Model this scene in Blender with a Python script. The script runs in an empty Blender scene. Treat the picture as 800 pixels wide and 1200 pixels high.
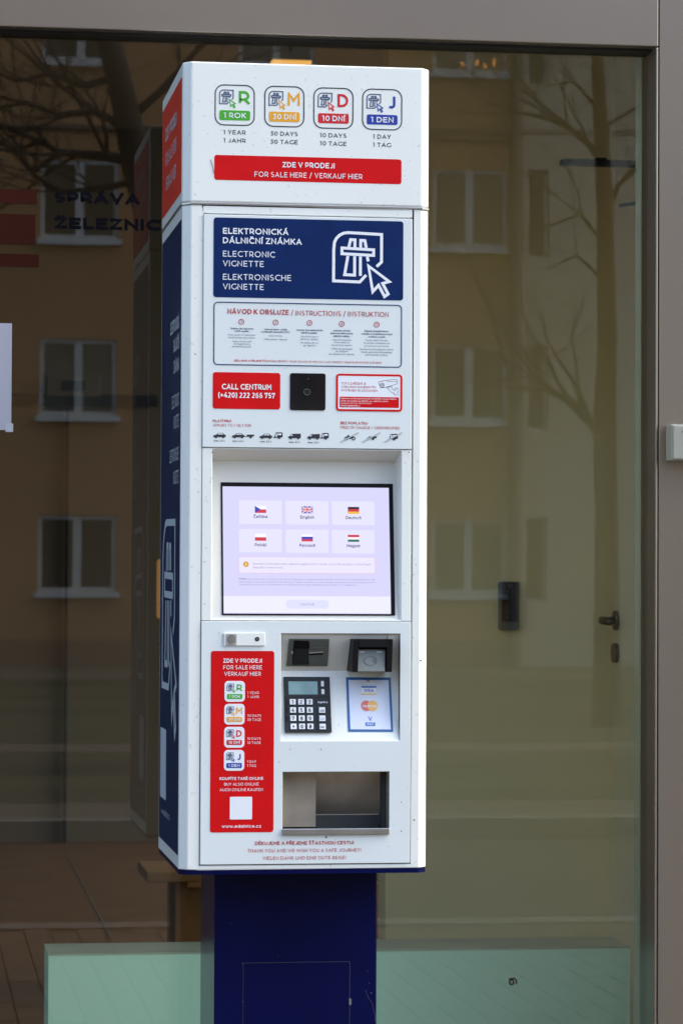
import bpy, bmesh, math, random
from mathutils import Vector, Matrix
random.seed(7)
sc = bpy.context.scene
C = sc.collection
R = math.radians
# ------------------------------------------------------------------ camera
FPX, YAW, PIT, ROL = 3493.69, 0.143169, 0.0247314, 0.0045334
CAM = Vector((-0.519883, -5.79332, 1.357112))
fw = Vector((math.sin(YAW)*math.cos(PIT), math.cos(YAW)*math.cos(PIT), math.sin(PIT)))
_r = Vector((math.cos(YAW), -math.sin(YAW), 0)); _u = _r.cross(fw)
cr = _r*math.cos(ROL)+_u*math.sin(ROL); cu = _u*math.cos(ROL)-_r*math.sin(ROL)
cam = bpy.data.cameras.new('camera'); co = bpy.data.objects.new('camera', cam); C.objects.link(co)
co.matrix_world = Matrix(((cr.x, cu.x, -fw.x, CAM.x), (cr.y, cu.y, -fw.y, CAM.y), (cr.z, cu.z, -fw.z, CAM.z), (0, 0, 0, 1)))
cam.sensor_fit = 'VERTICAL'; cam.sensor_height = 36; cam.lens = FPX/1200*36
cam.clip_start = .1; cam.clip_end = 2000
cam.dof.use_dof = True; cam.dof.focus_distance = 5.95; cam.dof.aperture_fstop = 11
sc.camera = co
# ------------------------------------------------------------------ world and light (overcast day)
w = bpy.data.worlds.new('World'); sc.world = w; w.use_nodes = True
nt = w.node_tree; bg = nt.nodes['Background']
sky = nt.nodes.new('ShaderNodeTexSky'); sky.sky_type = 'NISHITA'; sky.sun_disc = False
SUN_EL, SUN_AZ = 48, 94
sky.sun_elevation = R(SUN_EL); sky.sun_rotation = R(SUN_AZ); sky.dust_density = 3; sky.air_density = 1.0
nt.links.new(sky.outputs[0], bg.inputs[0]); bg.inputs[1].default_value = .15
sl = bpy.data.lights.new('sun', 'SUN'); so = bpy.data.objects.new('sun', sl); C.objects.link(so)
sl.energy = .7; sl.angle = R(75); sl.color = (1, .96, .9)
sd = Vector((math.sin(R(SUN_AZ))*math.cos(R(SUN_EL)), math.cos(R(SUN_AZ))*math.cos(R(SUN_EL)), math.sin(R(SUN_EL))))
so.rotation_euler = sd.to_track_quat('Z', 'Y').to_euler()
vs = sc.view_settings; vs.view_transform = 'Standard'; vs.look = 'None'; vs.gamma = 1; vs.exposure = 1.68
sc.render.engine = 'CYCLES'; sc.cycles.max_bounces = 10; sc.cycles.transparent_max_bounces = 24
sc.cycles.glossy_bounces = 5; sc.cycles.transmission_bounces = 8

# ------------------------------------------------------------------ measuring: a point of the place on a known plane
def ray(px, py):
    return fw+cr*((px-400)/FPX)-cu*((py-600)/FPX)
def at(px, py, Y):
    d = ray(px, py); y = Y if not callable(Y) else 0.0
    for _ in range(8):
        t = (y-CAM.y)/d.y; p = CAM+d*t
        if not callable(Y): break
        y = Y(p.z)
    return p
def scl(px, py, Y):                       # metres per photo pixel on that plane
    a = at(px, py, Y); b = at(px+1, py, Y); return abs(b.x-a.x)
GY = 0.6514                               # the glass plane
def atm(px, py, Y):                       # a thing across the street, seen mirrored in the glass
    p = at(px, py, 2*GY-Y); return Vector((p.x, Y, p.z))

# ------------------------------------------------------------------ materials
def N(nt_, t, **k):
    n = nt_.nodes.new(t)
    for a, b in k.items(): setattr(n, a, b)
    return n
def mat(name, col, rough=.5, metal=0, var=.0, vscale=6, bump=0, bscale=60, emit=0, spots=0, coat=0, spec=.5, wet=None):
    m = bpy.data.materials.new(name); m.use_nodes = True; t = m.node_tree; b = t.nodes['Principled BSDF']
    b.inputs['Roughness'].default_value = rough; b.inputs['Metallic'].default_value = metal
    b.inputs['Specular IOR Level'].default_value = spec
    c4 = (*col, 1); b.inputs['Base Color'].default_value = c4
    b.inputs['Coat Weight'].default_value = coat; b.inputs['Coat Roughness'].default_value = .08
    tc = N(t, 'ShaderNodeTexCoord'); last = None
    if var:
        no = N(t, 'ShaderNodeTexNoise'); no.inputs['Scale'].default_value = vscale; no.inputs['Detail'].default_value = 6
        t.links.new(tc.outputs['Object'], no.inputs['Vector'])
        mr = N(t, 'ShaderNodeMapRange'); mr.inputs[1].default_value = .3; mr.inputs[2].default_value = .7
        mr.inputs[3].default_value = 1-var; mr.inputs[4].default_value = 1+var
        t.links.new(no.outputs[0], mr.inputs[0])
        mx = N(t, 'ShaderNodeVectorMath', operation='SCALE'); mx.inputs[0].default_value = col
        t.links.new(mr.outputs[0], mx.inputs['Scale']); last = mx.outputs[0]
        t.links.new(last, b.inputs['Base Color'])
    if spots:
        vo = N(t, 'ShaderNodeTexNoise'); vo.inputs['Scale'].default_value = 120; vo.inputs['Detail'].default_value = 1
        t.links.new(tc.outputs['Object'], vo.inputs['Vector'])
        v2 = N(t, 'ShaderNodeTexNoise'); v2.inputs['Scale'].default_value = 3.5; v2.inputs['Detail'].default_value = 5
        t.links.new(tc.outputs['Object'], v2.inputs['Vector'])
        r1 = N(t, 'ShaderNodeMapRange'); r1.inputs[1].default_value = .70; r1.inputs[2].default_value = .76
        t.links.new(vo.outputs[0], r1.inputs[0])
        r2 = N(t, 'ShaderNodeMapRange'); r2.inputs[1].default_value = .5; r2.inputs[2].default_value = .75; r2.inputs[4].default_value = .25
        t.links.new(v2.outputs[0], r2.inputs[0])
        ad = N(t, 'ShaderNodeMath', operation='MAXIMUM'); t.links.new(r1.outputs[0], ad.inputs[0]); t.links.new(r2.outputs[0], ad.inputs[1])
        ml = N(t, 'ShaderNodeMath', operation='MULTIPLY'); ml.inputs[1].default_value = spots; t.links.new(ad.outputs[0], ml.inputs[0])
        mi = N(t, 'ShaderNodeMix', data_type='RGBA'); mi.inputs[6].default_value = c4; mi.inputs[7].default_value = (col[0]*.42, col[1]*.38, col[2]*.3, 1)
        if last: t.links.new(last, mi.inputs[6])
        t.links.new(ml.outputs[0], mi.inputs[0]); t.links.new(mi.outputs[2], b.inputs['Base Color'])
    if bump:
        nb = N(t, 'ShaderNodeTexNoise'); nb.inputs['Scale'].default_value = bscale; nb.inputs['Detail'].default_value = 4
        t.links.new(tc.outputs['Object'], nb.inputs['Vector'])
        bp = N(t, 'ShaderNodeBump'); bp.inputs['Strength'].default_value = bump; bp.inputs['Distance'].default_value = .002
        t.links.new(nb.outputs[0], bp.inputs['Height']); t.links.new(bp.outputs[0], b.inputs['Normal'])
    if emit:
        b.inputs['Emission Color'].default_value = c4; b.inputs['Emission Strength'].default_value = emit
    return m
M = {}
M['white'] = mat('white_paint', (.81, .845, .80), .32, spots=.30, var=.02, vscale=2.5, bump=.05, bscale=250)
M['panel'] = mat('pale_blue_white_film', (.715, .775, .765), .38, spots=.18, var=.015, vscale=3)
M['navy'] = mat('navy_film', (.001, .018, .10), .4, var=.12, vscale=30, spec=.2)
M['navyside'] = mat('navy_side_film', (.003, .022, .075), .42, var=.15, vscale=5, spec=.3)
M['navypaint'] = mat('dark_navy_gloss_paint', (.002, .004, .045), .2, var=.2, vscale=4, bump=.06, bscale=90, spec=.12)
M['red'] = mat('red_film', (.62, .004, .006), .4, var=.05, vscale=20, spec=.2)
M['redside'] = mat('red_film_orange_reflection', (.62, .035, .012), .5, var=.1, vscale=8)  # same red film; orange reflected onto the side is put into its colour
M['ink'] = mat('black_ink', (.02, .025, .035), .5)
M['inkblue'] = mat('navy_ink', (.02, .05, .14), .5)
M['inkred'] = mat('red_ink', (.45, .01, .02), .5)
M['inkwhite'] = mat('white_ink', (.8, .84, .87), .5)
M['inkgrey'] = mat('grey_ink', (.18, .22, .30), .5)
M['slash'] = mat('grey_slash_ink', (.42, .5, .5), .5)
M['green'] = mat('green_ink', (.055, .40, .02), .45)
M['amber'] = mat('amber_ink', (.80, .38, .015), .45)
M['badgered'] = mat('badge_red_ink', (.60, .012, .02), .45)
M['badgeblue'] = mat('badge_blue_ink', (.012, .04, .33), .45)
M['blackglass'] = mat('black_glass', (.006, .006, .008), .06)
M['bezel'] = mat('black_bezel', (.006, .006, .007), .45, spec=.15)
M['dark'] = mat('dark_gap', (.03, .035, .035), .8)
M['rust'] = mat('rusty_edge', (.10, .075, .05), .8, var=.5, vscale=60)
M['plastic'] = mat('black_plastic', (.014, .018, .020), .45, spec=.3, bump=.15, bscale=500)
M['greyplastic'] = mat('grey_plastic', (.10, .115, .105), .32, var=.1, vscale=50)
M['readerface'] = mat('grey_reader_face', (.17, .19, .175), .3, var=.06)
M['key'] = mat('white_key_plastic', (.72, .75, .76), .4)
M['lcd'] = mat('lcd_glass', (.20, .33, .33), .12, var=.15, vscale=40)
M['steel'] = mat('brushed_steel', (.50, .51, .50), .34, 1, var=.08, vscale=30)
M['chrome'] = mat('chrome', (.65, .65, .66), .35, .8)
M['trayin'] = mat('tray_inner_steel', (.60, .52, .42), .45, .4, var=.25, vscale=9)
M['cream'] = mat('recess_paint_and_shade', (.72, .73, .68), .4, spots=.1)
M['signblue'] = mat('blue_border_ink', (.02, .12, .33), .4)
M['paleplate'] = mat('pale_sign_film', (.66, .72, .84), .3)
M['visablue'] = mat('card_blue', (.06, .18, .50), .4); M['visaor'] = mat('card_yellow', (.75, .55, .22), .4)
M['mcred'] = mat('faded_red', (.70, .16, .13), .4); M['mcor'] = mat('faded_orange', (.80, .47, .14), .4)
def emi(name, col, s=1.0): return mat(name, (0.0, 0.0, 0.0), .25, emit=0) if 0 else _emi(name, col, s)
def _emi(name, col, s):
    m = mat(name, (.02, .02, .02), .18); b = m.node_tree.nodes['Principled BSDF']
    b.inputs['Emission Color'].default_value = (*col, 1); b.inputs['Emission Strength'].default_value = s; return m
SE = 1/2**vs.exposure
M['sbg'] = emi('screen_lilac', (.69, .68, .97), SE); M['scard'] = emi('screen_card', (.79, .78, 1.0), SE)
M['sband'] = emi('screen_band', (.86, .85, .99), SE); M['sbtn'] = emi('screen_pill', (.74, .76, .98), SE)
M['stext'] = emi('screen_text', (.04, .03, .16), SE); M['spale'] = emi('screen_pale_text', (.30, .30, .55), SE)
M['sred'] = emi('screen_red', (.65, .03, .06), SE); M['sblue'] = emi('screen_blue', (.03, .05, .50), SE)
M['swhite'] = emi('screen_white', (.95, .95, 1), SE); M['sblack'] = emi('screen_black', (.02, .01, .01), SE)
M['sgold'] = emi('screen_gold', (.9, .5, .03), SE); M['sgreen'] = emi('screen_green', (.03, .16, .10), SE)
M['spink'] = emi('screen_pink', (.78, .58, .75), SE); M['sinfo'] = emi('screen_orange', (.70, .38, .05), SE)
M['snote'] = emi('screen_notice', (.84, .80, .98), SE)
M['metalpanel'] = mat('anodised_facade_panel', (.30, .26, .215), .30, .75, var=.05, vscale=1.3, bump=.03, bscale=400)
M['gasket'] = mat('black_rubber_gasket', (.006, .006, .006), .6)
M['jamb'] = mat('grey_green_jamb', (.5, .53, .42), .5)
M['boxgrey'] = mat('light_grey_box', (.30, .32, .27), .45, spots=.3)
M['paper'] = mat('white_paper', (.60, .60, .65), .7, var=.02)
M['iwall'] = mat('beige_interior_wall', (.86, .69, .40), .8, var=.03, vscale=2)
M['idoor'] = mat('cream_door', (.85, .70, .45), .5)
M['ibrown2'] = mat('brown_wall_unit', (.13, .09, .05), .7)
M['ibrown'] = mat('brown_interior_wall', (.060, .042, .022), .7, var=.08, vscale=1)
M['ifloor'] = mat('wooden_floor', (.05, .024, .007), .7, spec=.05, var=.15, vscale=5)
M['mint'] = mat('mint_white_counter', (.56, .86, .68), .5, var=.03, vscale=3)
M['minttop'] = mat('counter_top', (.45, .50, .38), .4, var=.1)
M['bronze'] = mat('dark_door_metal', (.22, .17, .12), .35, .8)
M['hoodblack'] = mat('matt_black_hood', (.005, .0055, .006), .5, spec=.2)
M['navyedge'] = mat('worn_panel_edge', (.025, .025, .05), .6)
M['traydark'] = mat('tray_flap_metal', (.36, .32, .26), .45, .3, var=.25, vscale=12)
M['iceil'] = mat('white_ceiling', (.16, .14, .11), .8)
M['wood'] = mat('honey_wood', (.12, .06, .015), .45, var=.15, vscale=14)
M['lampw'] = _emi('warm_lamp', (1, .50, .12), .30)
M['lampo'] = _emi('orange_wall_lamp', (1, .45, .14), .07)
M['candle'] = _emi('candle_bulb', (1, .42, .10), 1.3)
M['render_or'] = mat('ochre_render', (.46, .25, .11), .9, var=.06, vscale=.35, bump=.3, bscale=8)
M['render_wh'] = mat('pale_render', (.50, .48, .40), .9, var=.05, vscale=.3)
M['band'] = mat('plaster_band', (.28, .17, .10), .9); M['sill'] = mat('pale_window_sill', (.66, .68, .70), .6)
M['wframe'] = mat('white_window_frame', (.60, .62, .62), .5)
M['wglass'] = mat('dark_window_glass', (.045, .05, .035), .12, spec=.35, var=.5, vscale=1.1)
M['curtain'] = mat('curtain', (.35, .30, .2), .9)
M['roof'] = mat('brown_roof_tiles', (.16, .07, .05), .8, var=.2)
M['pipe'] = mat('zinc_drainpipe', (.13, .12, .10), .6)
M['bark'] = mat('dark_bark', (.022, .018, .013), .9, var=.3, vscale=9)
M['asphalt'] = mat('asphalt', (.05, .042, .033), .9, var=.1, vscale=.5); M['kerb'] = mat('kerb_stone', (.17, .16, .14), .8)
M['paver'] = mat('grey_paver', (.10, .08, .055), .85, var=.15, vscale=4); M['joint'] = mat('paver_joint', (.045, .036, .026), .95)
M['lawn'] = mat('lawn', (.085, .125, .022), .95, var=.3, vscale=.9); M['path'] = mat('gravel_path', (.11, .09, .06), .95)
M['ground'] = mat('earth', (.16, .14, .09), .95)
M['cable'] = mat('black_cable', (.02, .02, .02), .6)
M['signred'] = mat('faded_sign_red', (.050, .013, .008), .8, spec=.05); M['signblk'] = mat('sign_black', (.003, .003, .006), .8, spec=.1)

def lawn_streaks():
    t = M['lawn'].node_tree; b = t.nodes['Principled BSDF']
    tc = N(t, 'ShaderNodeTexCoord'); mp = N(t, 'ShaderNodeMapping'); mp.inputs['Scale'].default_value = (.05, .5, 1)
    no = N(t, 'ShaderNodeTexNoise'); no.inputs['Scale'].default_value = 1; no.inputs['Detail'].default_value = 3
    cr_ = N(t, 'ShaderNodeValToRGB'); e = cr_.color_ramp.elements
    e[0].position = .38; e[0].color = (.02, .021, .006, 1); e[1].position = .62; e[1].color = (.05, .052, .012, 1)
    t.links.new(tc.outputs['Object'], mp.inputs[0]); t.links.new(mp.outputs[0], no.inputs[0]); t.links.new(no.outputs[0], cr_.inputs[0])
    t.links.new(cr_.outputs[0], b.inputs['Base Color'])
lawn_streaks()
def glass_mat():
    m = bpy.data.materials.new('window_glass'); m.use_nodes = True; t = m.node_tree; t.nodes.clear()
    o = N(t, 'ShaderNodeOutputMaterial'); mx = N(t, 'ShaderNodeMixShader'); ge = N(t, 'ShaderNodeNewGeometry'); dt = N(t, 'ShaderNodeVectorMath', operation='DOT_PRODUCT'); ab = N(t, 'ShaderNodeMath', operation='ABSOLUTE')
    om = N(t, 'ShaderNodeMath', operation='SUBTRACT'); om.inputs[0].default_value = 1; pw = N(t, 'ShaderNodeMath', operation='POWER'); pw.inputs[1].default_value = 5
    fr = N(t, 'ShaderNodeMath', operation='MULTIPLY_ADD'); fr.inputs[1].default_value = .955; fr.inputs[2].default_value = .045
    t.links.new(ge.outputs['Normal'], dt.inputs[0]); t.links.new(ge.outputs['Incoming'], dt.inputs[1]); t.links.new(dt.outputs['Value'], ab.inputs[0])
    t.links.new(ab.outputs[0], om.inputs[1]); t.links.new(om.outputs[0], pw.inputs[0]); t.links.new(pw.outputs[0], fr.inputs[0])
    tr = N(t, 'ShaderNodeBsdfTransparent'); tr.inputs[0].default_value = (.945, .965, .925, 1)
    tcg = N(t, 'ShaderNodeTexCoord'); ng = N(t, 'ShaderNodeTexNoise'); ng.inputs['Scale'].default_value = 1.6; bg_ = N(t, 'ShaderNodeBump'); bg_.inputs['Strength'].default_value = 1; bg_.inputs['Distance'].default_value = .00014
    t.links.new(tcg.outputs['Object'], ng.inputs['Vector']); t.links.new(ng.outputs[0], bg_.inputs['Height'])
    gl = N(t, 'ShaderNodeBsdfGlossy'); t.links.new(bg_.outputs[0], gl.inputs['Normal']); gl.inputs[1].default_value = .004; gl.inputs[0].default_value = (1, 1, 1, 1)
    t.links.new(fr.outputs[0], mx.inputs[0]); t.links.new(tr.outputs[0], mx.inputs[1]); t.links.new(gl.outputs[0], mx.inputs[2])
    t.links.new(mx.outputs[0], o.inputs[0]); return m
M['glass'] = glass_mat()

# ------------------------------------------------------------------ mesh building
class MB:
    def __init__(s): s.v = []; s.f = []; s.m = []; s.mats = []; s.cur = 0
    def mat(s, m):
        m = M[m]
        if m not in s.mats: s.mats.append(m)
        s.cur = s.mats.index(m); return s
    def face(s, pts):
        b = len(s.v); s.v += [Vector(p) for p in pts]; s.f.append(tuple(range(b, b+len(pts)))); s.m.append(s.cur)
    def add(s, vs_, fs):
        b = len(s.v); s.v += [Vector(p) for p in vs_]
        for f in fs: s.f.append(tuple(b+i for i in f)); s.m.append(s.cur)
    def box(s, x0, x1, y0, y1, z0, z1):
        s.add([(x0, y0, z0), (x1, y0, z0), (x1, y1, z0), (x0, y1, z0), (x0, y0, z1), (x1, y0, z1), (x1, y1, z1), (x0, y1, z1)],
              [(0, 3, 2, 1), (4, 5, 6, 7), (0, 1, 5, 4), (1, 2, 6, 5), (2, 3, 7, 6), (3, 0, 4, 7)])
    def prism(s, pts, a, b):              # pts in (x, y), between z=a and z=b
        n = len(pts); s.add([(p[0], p[1], a) for p in pts]+[(p[0], p[1], b) for p in pts],
              [tuple(range(n))[::-1], tuple(range(n, 2*n))]+[(i, (i+1) % n, n+(i+1) % n, n+i) for i in range(n)])
    def slab(s, pts, y0, y1):             # outline pts in (x, z), front face at y0, back at y1
        n = len(pts); s.add([(p[0], y0, p[1]) for p in pts]+[(p[0], y1, p[1]) for p in pts],
              [tuple(range(n)), tuple(range(n, 2*n))[::-1]]+[(i, n+i, n+(i+1) % n, (i+1) % n) for i in range(n)])
    def ribbon(s, pts, wd, y0, y1, closed=False):
        n = len(pts); L = []; Rr = []
        for i in range(n):
            p = Vector(pts[i]); a = Vector(pts[i-1]) if (i or closed) else None; b = Vector(pts[(i+1) % n]) if (i < n-1 or closed) else None
            d1 = (p-a).normalized() if a is not None else None; d2 = (b-p).normalized() if b is not None else None
            d1 = d1 or d2; d2 = d2 or d1
            n1 = Vector((-d1.y, d1.x)); n2 = Vector((-d2.y, d2.x)); mm = (n1+n2)
            mm = mm.normalized() if mm.length > 1e-6 else n1
            k = min(1/max(mm.dot(n1), .35), 2.2)*wd/2
            L.append(p+mm*k); Rr.append(p-mm*k)
        for i in range(n if closed else n-1):
            j = (i+1) % n; s.slab([Rr[i], Rr[j], L[j], L[i]], y0, y1)
    def plate(s, x0, x1, z0, z1, holes, y0, y1):
        xs = sorted({x0, x1, *[h[0] for h in holes], *[h[1] for h in holes]}); zs = sorted({z0, z1, *[h[2] for h in holes], *[h[3] for h in holes]})
        xs = [x for x in xs if x0 <= x <= x1]; zs = [z for z in zs if z0 <= z <= z1]
        def hole(i, j):
            if i < 0 or j < 0 or i >= len(xs)-1 or j >= len(zs)-1: return True
            cx = (xs[i]+xs[i+1])/2; cz = (zs[j]+zs[j+1])/2
            return any(h[0] < cx < h[1] and h[2] < cz < h[3] for h in holes)
        for i in range(len(xs)-1):
            for j in range(len(zs)-1):
                if hole(i, j): continue
                a, b, c, d = xs[i], xs[i+1], zs[j], zs[j+1]
                s.face([(a, y0, c), (b, y0, c), (b, y0, d), (a, y0, d)]); s.face([(a, y1, c), (a, y1, d), (b, y1, d), (b, y1, c)])
                if hole(i-1, j): s.face([(a, y0, c), (a, y0, d), (a, y1, d), (a, y1, c)])
                if hole(i+1, j): s.face([(b, y0, c), (b, y1, c), (b, y1, d), (b, y0, d)])
                if hole(i, j-1): s.face([(a, y0, c), (a, y1, c), (b, y1, c), (b, y0, c)])
                if hole(i, j+1): s.face([(a, y0, d), (b, y0, d), (b, y1, d), (a, y1, d)])
    def tube(s, pts, rad, n=6, cap=True):
        pts = [Vector(p) for p in pts]; rad = rad if isinstance(rad, (list, tuple)) else [rad]*len(pts)
        b = len(s.v); up = Vector((0, 0, 1)); d0 = (pts[-1]-pts[0]).normalized()
        if abs(d0.z) > .9: up = Vector((1, 0, 0))
        for i, p in enumerate(pts):
            d = (pts[min(i+1, len(pts)-1)]-pts[max(i-1, 0)]).normalized(); a = d.cross(up).normalized(); c = d.cross(a)
            for k in range(n):
                t = 2*math.pi*k/n; s.v.append(p+(a*math.cos(t)+c*math.sin(t))*rad[i])
        for i in range(len(pts)-1):
            for k in range(n):
                k2 = (k+1) % n; s.f.append((b+i*n+k, b+i*n+k2, b+(i+1)*n+k2, b+(i+1)*n+k)); s.m.append(s.cur)
        if cap:
            s.f.append(tuple(b+k for k in range(n))[::-1]); s.m.append(s.cur)
            e = b+(len(pts)-1)*n; s.f.append(tuple(e+k for k in range(n))); s.m.append(s.cur)
    def build(s, name, parent=None, label=None, bevel=0, seg=2, smooth=False):
        off = Vector((0, 0, 0))
        q = parent
        while q is not None: off += q.location; q = q.parent
        me = bpy.data.meshes.new(name); me.from_pydata([v-off for v in s.v], [], s.f); me.polygons.foreach_set('material_index', s.m)
        for m in s.mats: me.materials.append(m)
        bm = bmesh.new(); bm.from_mesh(me); bmesh.ops.remove_doubles(bm, verts=bm.verts, dist=1e-6) if bevel else None
        bmesh.ops.recalc_face_normals(bm, faces=bm.faces); bm.to_mesh(me); bm.free()
        if smooth: me.polygons.foreach_set('use_smooth', [True]*len(me.polygons))
        o = bpy.data.objects.new(name, me); C.objects.link(o); o.parent = parent
        if label: o['label'] = label
        if bevel:
            bv = o.modifiers.new('bevel', 'BEVEL'); bv.width = bevel; bv.segments = seg; bv.limit_method = 'ANGLE'; bv.angle_limit = R(40)
            bv.harden_normals = False
        return o
def thing(name, loc, label, cat, group=None):
    o = bpy.data.objects.new(name, None); C.objects.link(o); o.location = loc; o['label'] = label; o['category'] = cat
    o.empty_display_size = .1
    if group: o['group'] = group
    return o
def tag(o, label, cat, group=None, kind=None):
    if label: o['label'] = label
    if cat: o['category'] = cat
    if group: o['group'] = group
    if kind: o['kind'] = kind
    return o
def struct(o): o['kind'] = 'structure'; return o
def rrect(cx, cz, w_, h_, r, n=5):
    out = []
    for (sx, sz, a0) in ((1, 1, 0), (-1, 1, 90), (-1, -1, 180), (1, -1, 270)):
        for k in range(n+1):
            a = R(a0+90*k/n); out.append((cx+sx*(w_/2-r)+r*math.cos(a), cz+sz*(h_/2-r)+r*math.sin(a)))
    return out[::-1]
def circ(cx, cz, r, n=20): return [(cx+r*math.cos(2*math.pi*k/n), cz-r*math.sin(2*math.pi*k/n)) for k in range(n)]

# a plain geometric stroke alphabet: every glyph is (advance, strokes), cap height 1
def AR(cx, cy, rx, ry, a0, a1, n=8): return [(cx+rx*math.cos(R(a0+(a1-a0)*i/n)), cy+ry*math.sin(R(a0+(a1-a0)*i/n))) for i in range(n+1)]
G_ = {}
def gl(ch, w_, *st): G_[ch] = (w_+.36, [list(s_) for s_ in st])
gl('A', .74, [(0, 0), (.37, 1), (.74, 0)], [(.12, .30), (.62, .30)])
gl('B', .56, [(0, 0), (0, 1), (.32, 1)]+AR(.32, .76, .22, .24, 90, -90)[1:]+[(.02, .52)], [(.30, .52), (.34, .52)]+AR(.34, .26, .24, .26, 90, -90)[1:]+[(0, 0)])
gl('C', .70, AR(.48, .5, .48, .5, 48, 312, 14)); gl('D', .70, [(0, 0), (0, 1), (.24, 1)]+AR(.24, .5, .47, .5, 90, -90, 12)[1:]+[(0, 0)])
gl('E', .52, [(.52, 1), (0, 1), (0, 0), (.54, 0)], [(0, .52), (.46, .52)]); gl('F', .50, [(.52, 1), (0, 1), (0, 0)], [(0, .48), (.46, .48)])
gl('G', .74, AR(.48, .5, .48, .5, 48, 318, 14)+[(.84, .17), (.84, .48)]); gl('H', .66, [(0, 0), (0, 1)], [(.66, 0), (.66, 1)], [(0, .5), (.66, .5)])
gl('I', .0, [(0, 0), (0, 1)]); gl('J', .40, [(.40, 1), (.40, .30)]+AR(.20, .26, .20, .26, 0, -140, 7)[1:])
gl('K', .58, [(0, 0), (0, 1)], [(.56, 1), (0, .36)], [(.20, .56), (.60, 0)]); gl('L', .46, [(0, 1), (0, 0), (.50, 0)])
gl('M', .78, [(0, 0), (0, 1), (.39, .36), (.78, 1), (.78, 0)]); gl('N', .66, [(0, 0), (0, 1), (.66, 0), (.66, 1)])
gl('O', .92, AR(.46, .5, .46, .5, 90, 450, 20)); gl('P', .54, [(0, 0), (0, 1), (.28, 1)]+AR(.28, .66, .27, .34, 90, -90)[1:]+[(0, .32)])
gl('Q', .92, AR(.46, .5, .46, .5, 90, 450, 20), [(.46, .06), (.66, -.14), (.84, -.1)]); gl('R', .56, [(0, 0), (0, 1), (.28, 1)]+AR(.28, .66, .27, .34, 90, -90)[1:]+[(0, .32)], [(.32, .32), (.57, 0)])
gl('S', .52, AR(.27, .74, .24, .26, 42, 250, 9)+AR(.27, .25, .25, .25, 78, -142, 9)); gl('T', .60, [(0, 1), (.60, 1)], [(.30, 1), (.30, 0)])
gl('U', .64, [(0, 1), (0, .34)]+AR(.32, .34, .32, .34, 180, 360, 10)[1:]+[(.64, 1)]); gl('V', .70, [(0, 1), (.35, 0), (.70, 1)])
gl('W', 1.06, [(0, 1), (.28, 0), (.53, .95), (.78, 0), (1.06, 1)]); gl('X', .60, [(0, 0), (.58, 1)], [(.02, 1), (.60, 0)])
gl('Y', .62, [(0, 1), (.31, .36), (.62, 1)], [(.31, .36), (.31, 0)]); gl('Z', .56, [(0, 1), (.56, 1), (0, 0), (.58, 0)])
gl('0', .58, AR(.29, .5, .29, .5, 90, 450, 18)); gl('1', .24, [(.02, .98), (.20, .98), (.20, 0)]); gl('2', .52, AR(.26, .74, .24, .26, 150, -35, 9)+[(.02, 0), (.54, 0)])
gl('3', .50, [(.02, 1), (.46, 1), (.22, .60)]+AR(.23, .29, .26, .29, 80, -140, 9)); gl('4', .62, [(.40, 1), (.02, .26), (.64, .26)], [(.46, .48), (.46, 0)])
gl('5', .50, [(.46, 1), (.10, 1), (.06, .58)]+AR(.23, .30, .26, .29, 95, -140, 9)); gl('6', .54, [(.46, .96)]+AR(.36, .50, .34, .50, 88, 190, 7)+AR(.28, .30, .26, .30, 180, 540, 14))
gl('7', .52, [(0, .80), (0, 1), (.54, 1), (.18, 0)]); gl('8', .54, AR(.27, .75, .22, .24, 90, 450, 14), AR(.27, .27, .27, .27, 90, 450, 14)); gl('9', .54, [(.08, .04)]+AR(.18, .50, .34, .50, -88, 10, 7)+AR(.26, .70, .26, .30, 0, 360, 14))
gl('/', .36, [(0, -.12), (.36, 1.1)]); gl('!', 0, [(0, 1), (0, .34)], [(0, .13), (0, 0)]); gl('.', 0, [(0, .13), (0, 0)]); gl(',', .04, [(.04, .13), (0, -.14)]); gl(':', 0, [(0, .13), (0, 0)], [(0, .62), (0, .49)])
gl('(', .16, AR(.34, .45, .34, .72, 130, 230, 6)); gl(')', .16, AR(-.18, .45, .34, .72, 50, -50, 6)); gl('+', .46, [(.23, .22), (.23, .70)], [(0, .46), (.46, .46)]); gl('@', .9, AR(.45, .4, .45, .5, 0, 320, 12), AR(.42, .4, .2, .22, 0, 360, 8))
gl("'", 0, [(0, 1), (0, .72)]); gl('*', .3, [(.15, .35), (.15, .75)], [(0, .45), (.3, .65)], [(0, .65), (.3, .45)]); gl('#', .56, [(.14, 0), (.22, 1)], [(.36, 0), (.44, 1)], [(0, .34), (.54, .34)], [(.04, .66), (.58, .66)])
XH = .70
def bowl(x0=0, r=.25): return AR(x0+r, XH/2, r, XH/2, 90, 450, 12)
gl('a', .48, AR(.24, XH/2, .24, XH/2, 90, 450, 12), [(.48, XH), (.48, 0)]); gl('b', .50, [(0, 1.02), (0, 0)], bowl()); gl('c', .44, AR(.26, XH/2, .26, XH/2, 45, 315, 9)); gl('d', .50, bowl(), [(.50, 1.02), (.50, 0)])
gl('e', .50, [(.02, XH*.52), (.50, XH*.52)]+AR(.25, XH/2, .25, XH/2, 5, 318, 11)[1:]); gl('f', .26, [(.30, 1.0), (.18, 1.0), (.12, .88), (.12, 0)], [(0, .66), (.28, .66)]); gl('g', .50, bowl(), [(.50, XH), (.50, -.10)]+AR(.25, -.06, .25, .20, 0, -150, 6))
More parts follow.
